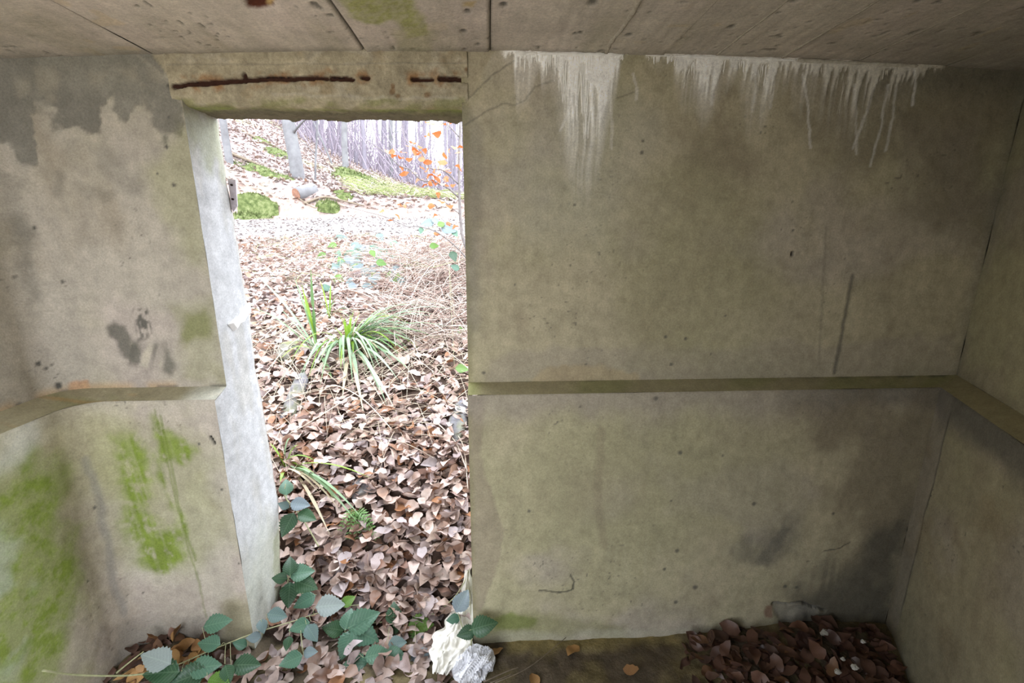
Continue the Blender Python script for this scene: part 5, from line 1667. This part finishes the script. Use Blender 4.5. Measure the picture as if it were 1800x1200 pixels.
tree('leaning dead pole between the thick beech and the mossy footed tree', (582, 275), (560, 232), 3, 22.0, 'bark', 1.1, 0, seed=8, height=2.6)
bk = random.Random(99)
GRP = 'thin bare trees far up the hillside'
for k in range(80):
    px = bk.uniform(560, 900) if k < 68 else bk.uniform(405, 570)
    dist = bk.uniform(28, 62)
    x = aty(px, 300, dist)[0]
    gz = float(ground_z(x, dist))
    b = np.array([x, dist, gz])
    z_ = (b - CAM) @ _fw
    bx, by = 900 + F * ((b - CAM) @ _rt) / z_, 600 - F * ((b - CAM) @ _up) / z_
    wpx = bk.choice([2.2, 2.8, 3.5, 4.5, 6])
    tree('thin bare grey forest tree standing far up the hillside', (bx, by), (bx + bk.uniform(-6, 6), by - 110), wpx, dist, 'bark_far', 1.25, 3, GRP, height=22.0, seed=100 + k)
# twiggy brush between the far trunks
r = np.random.default_rng(77)
VV, FF, CC, o0 = [], [], [], 0
for k in range(1700):
    y = r.uniform(26, 66)
    u = math.tan(math.radians(r.uniform(-26, 4)))
    x = u * y
    z = float(ground_z(x, y))
    L = r.uniform(1.5, 6)
    P = arch((x, y, z), (x + r.normal(0, 0.34) * L, y, z + L), 0.05, 4)
    V, Fc = tube(P, np.linspace(0.03, 0.01, 4), 3, False)
    VV += V; FF += [tuple(i + o0 for i in q) for q in Fc]
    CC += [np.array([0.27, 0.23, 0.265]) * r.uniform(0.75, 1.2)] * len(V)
    o0 += len(V)
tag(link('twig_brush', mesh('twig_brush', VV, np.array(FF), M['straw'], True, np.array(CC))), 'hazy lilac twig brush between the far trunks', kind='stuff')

# cut log at the foot of the beech
lg = empty('cut_log', G(524, 350), 'short cut log with a reddish sawn end at the foot of the thick beech', 'log')
a = G(522, 352) + np.array([0, 0, 0.14])
b = a + np.array([0.30, 0.42, 0.14])
V, Fc = tube(np.array([a, a * 0.5 + b * 0.5, b]), [0.17, 0.18, 0.19], 14)
link('bark', mesh('bark', V, Fc, M['bark']), lg)
dv = (b - a) / np.linalg.norm(b - a)
V, Fc = tube(np.array([a - dv * 0.015, a + dv * 0.01]), [0.15, 0.15], 14)
link('sawn_end', mesh('sawn_end', V, Fc, M['cutwood'], False), lg)
# fallen branches on the hillside
for pts, rd, lab in [([(410, 275), (440, 287), (480, 305), (500, 322)], 0.05, 'mossy fallen branch lying down the hillside left of the beech'), ([(425, 232), (455, 248), (490, 262)], 0.04, 'fallen branch high on the hillside'),
                     ([(580, 290), (598, 315), (615, 338)], 0.05, 'dark fallen branch leaning down the bank right of the pole tree'), ([(535, 362), (570, 352), (605, 358), (640, 366)], 0.035, 'dry branch overhanging the edge of the track'),
                     ([(525, 352), (550, 372), (560, 378)], 0.02, 'short stick leaning on the bank under the log'), ([(575, 360), (590, 362), (605, 368)], 0.03, 'dark root poking out of the bank')]:
    P = spline([G(*q) + np.array([0, 0, 0.06]) for q in pts], 12)
    V, Fc = tube(P, np.linspace(rd, rd * 0.5, 12), 7)
    tag(link('fallen_branch', mesh('fallen_branch', V, Fc, M['twig'])), lab, 'branch')

# ---- beech sapling with orange leaves
SY = 4.7
sap = empty('beech_sapling', (aty(838, 470, SY)[0], SY, float(ground_z(aty(838, 470, SY)[0], SY))), 'young beech sapling with withered orange leaves at the right side of the doorway', 'sapling')
c5 = lambda L, y=SY: [aty(640 + a / 5, 200 + b / 5, y + dy) for a, b, dy in L]


def limb(name, L, r0, r1, n=22):
    P = spline(c5(L), n)
    V, Fc = tube(P, np.linspace(r0, r1, n), 6)
    link(name, mesh(name, V, Fc, M['sapling']), sap)
    return P


limb('trunk', [(1010, 1420, 0), (880, 1130, 0), (850, 950, 0), (838, 760, 0), (838, 620, 0), (832, 380, 0), (845, 150, 0), (850, -200, 0)], 0.018, 0.010, 30)
twigs = [limb('branch', [(832, 735, 0), (720, 640, -0.05), (600, 600, -.1), (500, 580, -.15), (400, 490, -.2), (300, 450, -.25), (200, 350, -.3), (30, 240, -.35)], 0.010, 0.003),
         limb('branch', [(832, 620, 0), (700, 500, -.05), (580, 475, -.1), (500, 330, -.1), (370, 240, -.15), (330, 60, -.15), (310, -60, -.15)], 0.007, 0.002),
         limb('branch', [(600, 600, -.1), (560, 500, -.1), (480, 350, -.1)], 0.003, 0.0015, 12),
         limb('branch', [(848, 215, 0), (740, 105, -.05), (660, 70, -.1), (560, 30, -.1)], 0.006, 0.002, 12),
         limb('branch', [(740, 105, -.05), (690, 160, -.1), (610, 190, -.15)], 0.003, 0.001, 10),
         limb('branch', [(838, 880, 0), (740, 800, -.1), (640, 700, -.15)], 0.004, 0.0015, 12),
         limb('branch', [(700, 500, -.05), (740, 460, -.1), (790, 470, -.1)], 0.003, 0.001, 10),
         limb('branch', [(1000, 1400, 0), (830, 1190, -.1), (640, 1040, -.2), (470, 990, -.25), (380, 990, -.3), (200, 910, -.35), (0, 855, -.4), (-160, 815, -.4)], 0.007, 0.002, 30),
         limb('branch', [(470, 990, -.25), (430, 900, -.25), (400, 820, -.25)], 0.003, 0.001, 10),
         limb('branch', [(800, 1000, -.1), (700, 940, -.15), (640, 850, -.2)], 0.003, 0.001, 10)]
ORL = [(590, 75), (660, 70), (700, 85), (770, 75), (570, 65), (730, 60), (555, 190), (640, 175), (425, 250), (495, 290), (450, 315), (440, 345), (510, 370), (400, 400), (330, 380), (265, 370), (210, 335), (530, 320), (480, 340),
       (330, 470), (375, 520), (345, 525), (440, 520), (480, 580), (535, 625), (580, 615), (545, 490), (515, 470), (560, 430), (620, 510), (600, 545), (660, 460), (690, 430), (705, 365), (740, 515), (720, 570), (640, 570), (690, 610),
       (780, 620), (720, 630), (790, 290), (840, 290), (840, 335), (745, 330), (830, 470), (320, 310), (380, 280), (300, 790), (340, 810), (390, 780), (150, 862), (235, 930), (300, 905), (590, 815), (620, 890), (650, 710), (685, 770), (755, 800),
       (740, 970), (800, 990), (655, 1060), (640, 1050), (590, 580), (660, 540), (725, 590), (570, 550), (720, 480), (350, 340), (230, 330), (500, 400), (630, 610)]
OV, OF = leaf_variant(77)
OM = [mesh('leaf', *leaf_variant(60 + k), M['orange']) for k in range(4)]
orr = random.Random(8)
for a, b in ORL:
    c_ = aty(640 + a / 5 + orr.uniform(-1, 1), 200 + b / 5 + orr.uniform(-1, 1), SY - 0.15 + orr.uniform(-0.1, 0.1))
    R = frames(1, 0.9)[0]
    s = orr.uniform(0.065, 0.10)
    o = bpy.data.objects.new('leaf', orr.choice(OM))
    R = R * s
    base = c_ - R[:, 0] * 0.5 - np.array(sap.location)
    o.matrix_basis = Matrix([[*R[0], base[0]], [*R[1], base[1]], [*R[2], base[2]], [0, 0, 0, 1]])
    COL.objects.link(o)
    o.parent = sap


# ------------------------------------------------------------------ small things
# iron bracket on the outer edge of the jamb
bk_ = empty('iron_bracket', aty(407, 342, 1.80), 'rusty lilac grey iron bracket bolted to the outer edge of the pale jamb', 'bracket')
q = [(400, 314), (414, 316), (416, 345), (417, 362), (410, 372), (405, 364), (404, 340)]
pts = np.array([aty(a, b, 1.80) for a, b in q])
n = len(pts)
Vv = list(pts) + list(pts + np.array([-0.004, 0.012, 0]))
Fc = [tuple(range(n)), tuple(range(2 * n - 1, n - 1, -1))] + [(i, n + i, n + (i + 1) % n, (i + 1) % n) for i in range(n)]
plate_ = link('plate', mesh('plate', Vv, Fc, M['bracket'], False), bk_)
for a, b in [(407, 325), (409, 350)]:
    p = aty(a, b, 1.797)
    V, Fc = tube(np.array([p + np.array([0, 0.006, 0]), p + np.array([0, -0.003, 0])]), [0.0038, 0.0038], 8)
    link('bolt', mesh('bolt', V, Fc, M['rust'], False), plate_)


def crumple(name, mat, c0, c1, width, thick, label, cat, seed, n=64, amp=0.016):
    """crumpled sheet: lumpy ridged body lying from c0 to c1"""
    c0, c1 = np.array(c0, float), np.array(c1, float)
    ax = c1 - c0; L = np.linalg.norm(ax); ax /= L
    s = np.cross(ax, [0, 0, 1.0]); s /= np.linalg.norm(s)
    u = np.cross(s, ax)
    th = np.linspace(0, 2 * math.pi, n, endpoint=False)
    t = np.linspace(0, 1, n)
    TH, T = np.meshgrid(th, t, indexing='ij')
    env = np.sin(np.pi * np.clip(T * 0.92 + 0.04, 0, 1)) ** 0.45
    ridge = lambda f, sd: 1 - 2 * np.abs(fbm(np.cos(TH) * 1.3 + T * 2.2, np.sin(TH) * 1.3 - T * 1.7, f, 3, sd))
    k = 1 + 0.55 * fbm(np.cos(TH) * 1.2 + T, np.sin(TH) * 1.2 + T * 2, 1.3, 3, seed)
    A = np.cos(TH) * width / 2 * env * k
    B = np.sin(TH) * thick / 2 * env * k
    rdg = amp * (ridge(2.3, seed + 1) * 0.8 + ridge(5.0, seed + 2) * 0.4) * env
    P = c0 + ax * (T * L)[..., None] + s * (A + rdg * np.cos(TH))[..., None] + u * (B + rdg * np.sin(TH))[..., None]
    Fc = []
    for i in range(n):
        i2 = (i + 1) % n
        for j in range(n - 1):
            Fc.append((i * n + j, i * n + j + 1, i2 * n + j + 1, i2 * n + j))
    Fc.append(tuple(i * n for i in range(n)))
    Fc.append(tuple(i * n + n - 1 for i in range(n))[::-1])
    o = link(name, mesh(name, P.reshape(-1, 3), Fc, M[mat], False))
    return tag(o, label, cat)


def crumpled_sheet(name, mat, path, widths, amp, label, cat, seed, nu=70, nv=46):
    """thin sheet lying along a path, folded into sharp random creases, ragged edges"""
    P0 = spline(path, nu)
    T = np.gradient(P0, axis=0); T /= np.linalg.norm(T, axis=1)[:, None]
    s = np.cross(T, [0, 0, 1.0]); s /= np.linalg.norm(s, axis=1)[:, None]
    u = np.cross(s, T)
    t = np.linspace(0, 1, nu)
    wd = np.interp(t, np.linspace(0, 1, len(widths)), widths)
    v = np.linspace(-0.5, 0.5, nv)
    Tg, Vg = np.meshgrid(t, v, indexing='ij')
    rag = 1 + 0.35 * fbm(Tg * 5, np.sign(Vg) * 3.0 + 0 * Tg, 2.0, 3, seed)
    A = Vg * wd[:, None] * rag
    a_, b_ = Tg * 3.6, Vg * 2.2
    rd = lambda f, k: 1 - 2 * np.abs(fbm(a_ + 0.3 * fbm(a_, b_, 1.5, 2, k), b_, f, 2, k))
    h = amp * (0.9 * rd(1.1, seed) + 0.55 * rd(2.3, seed + 1) + 0.25 * rd(5.0, seed + 2)) * (1 - 0.5 * np.abs(Vg * 2) ** 2)
    P = P0[:, None, :] + s[:, None, :] * (A + 0.012 * fbm(a_, b_, 2.5, 3, seed + 3))[..., None] + u[:, None, :] * h[..., None]
    Pb = P - u[:, None, :] * 0.0015
    Fa, Fb = gridfaces(nu, nv), gridfaces(nu, nv, True) + nu * nv
    o = link(name, mesh(name, np.vstack([P.reshape(-1, 3), Pb.reshape(-1, 3)]), np.vstack([Fa, Fb]), M[mat], False))
    return tag(o, label, cat)


crumpled_sheet('plastic_sheet', 'plastic', [aty(823, 1000, 1.72), aty(820, 1060, 1.66), aty(800, 1115, 1.54), aty(785, 1150, 1.44), aty(770, 1188, 1.34)], [0.02, 0.07, 0.11, 0.16, 0.13, 0.05], 0.020,
               'crumpled cream white plastic sheet at the right side of the threshold', 'rubbish', 50)
crumple('foil_wrapper', 'foil', atz(795, 1182, 0.03), atz(868, 1152, 0.035), 0.075, 0.055, 'crumpled grey white wrapper at the foot of the right door edge', 'rubbish', 60, amp=0.022)
for pts, lab, rd in [([(850, 1198), (890, 1180), (912, 1172)], 'straight dry twig on the earth floor beside the wrapper', 0.003), ([(870, 1200), (930, 1172), (995, 1120)], 'long thin twig leaning from the floor against the wall foot', 0.0018), ([(862, 1200), (900, 1184)], 'short twig beside the straight one on the floor', 0.0025)]:
    P = spline([atz(x, y, 0.014 + 0.02 * (x > 980)) for x, y in pts], 10)
    V, Fc = tube(P, np.linspace(rd, rd * 0.6, 10), 6)
    tag(link('twig', mesh('twig', V, Fc, M['twig'])), lab, 'twig')
for px, py, s, lab in [(1517, 1127, 0.0084, 'small pale shard standing among the dark leaves near the wall'), (1502, 1172, 0.0105, 'white pebble lying on the dark leaf heap'), (1482, 1158, 0.0070, 'small white stone behind the white pebble'), (1472, 1180, 0.0098, 'pale chip left of the white pebble'), (1450, 1112, 0.0140, 'pale crumpled scrap at the wall foot over the leaf heap')]:
    d = ray(px, py); k = None
    p = atz(px, py, 0.075)
    r2 = random.Random(px)
    V, Fc = [], []
    n, m = 9, 6
    for i in range(n):
        for j in range(m):
            th, ph = 2 * math.pi * i / n, 0.1 + (math.pi - 0.2) * j / (m - 1)
            kk = s * (1 + 0.3 * r2.uniform(-1, 1))
            V.append((p[0] + kk * math.cos(th) * math.sin(ph) * 1.3, p[1] + kk * math.sin(th) * math.sin(ph), p[2] + kk * 0.7 * math.cos(ph)))
    for i in range(n):
        for j in range(m - 1):
            i2 = (i + 1) % n
            Fc.append((i * m + j, i * m + j + 1, i2 * m + j + 1, i2 * m + j))
    Fc.append(tuple(i * m for i in range(n))); Fc.append(tuple(i * m + m - 1 for i in range(n))[::-1])
    tag(link('pale_stone', mesh('pale_stone', V, Fc, M['chip'], False)), lab, 'stone', 'pale bits on the right leaf heap')
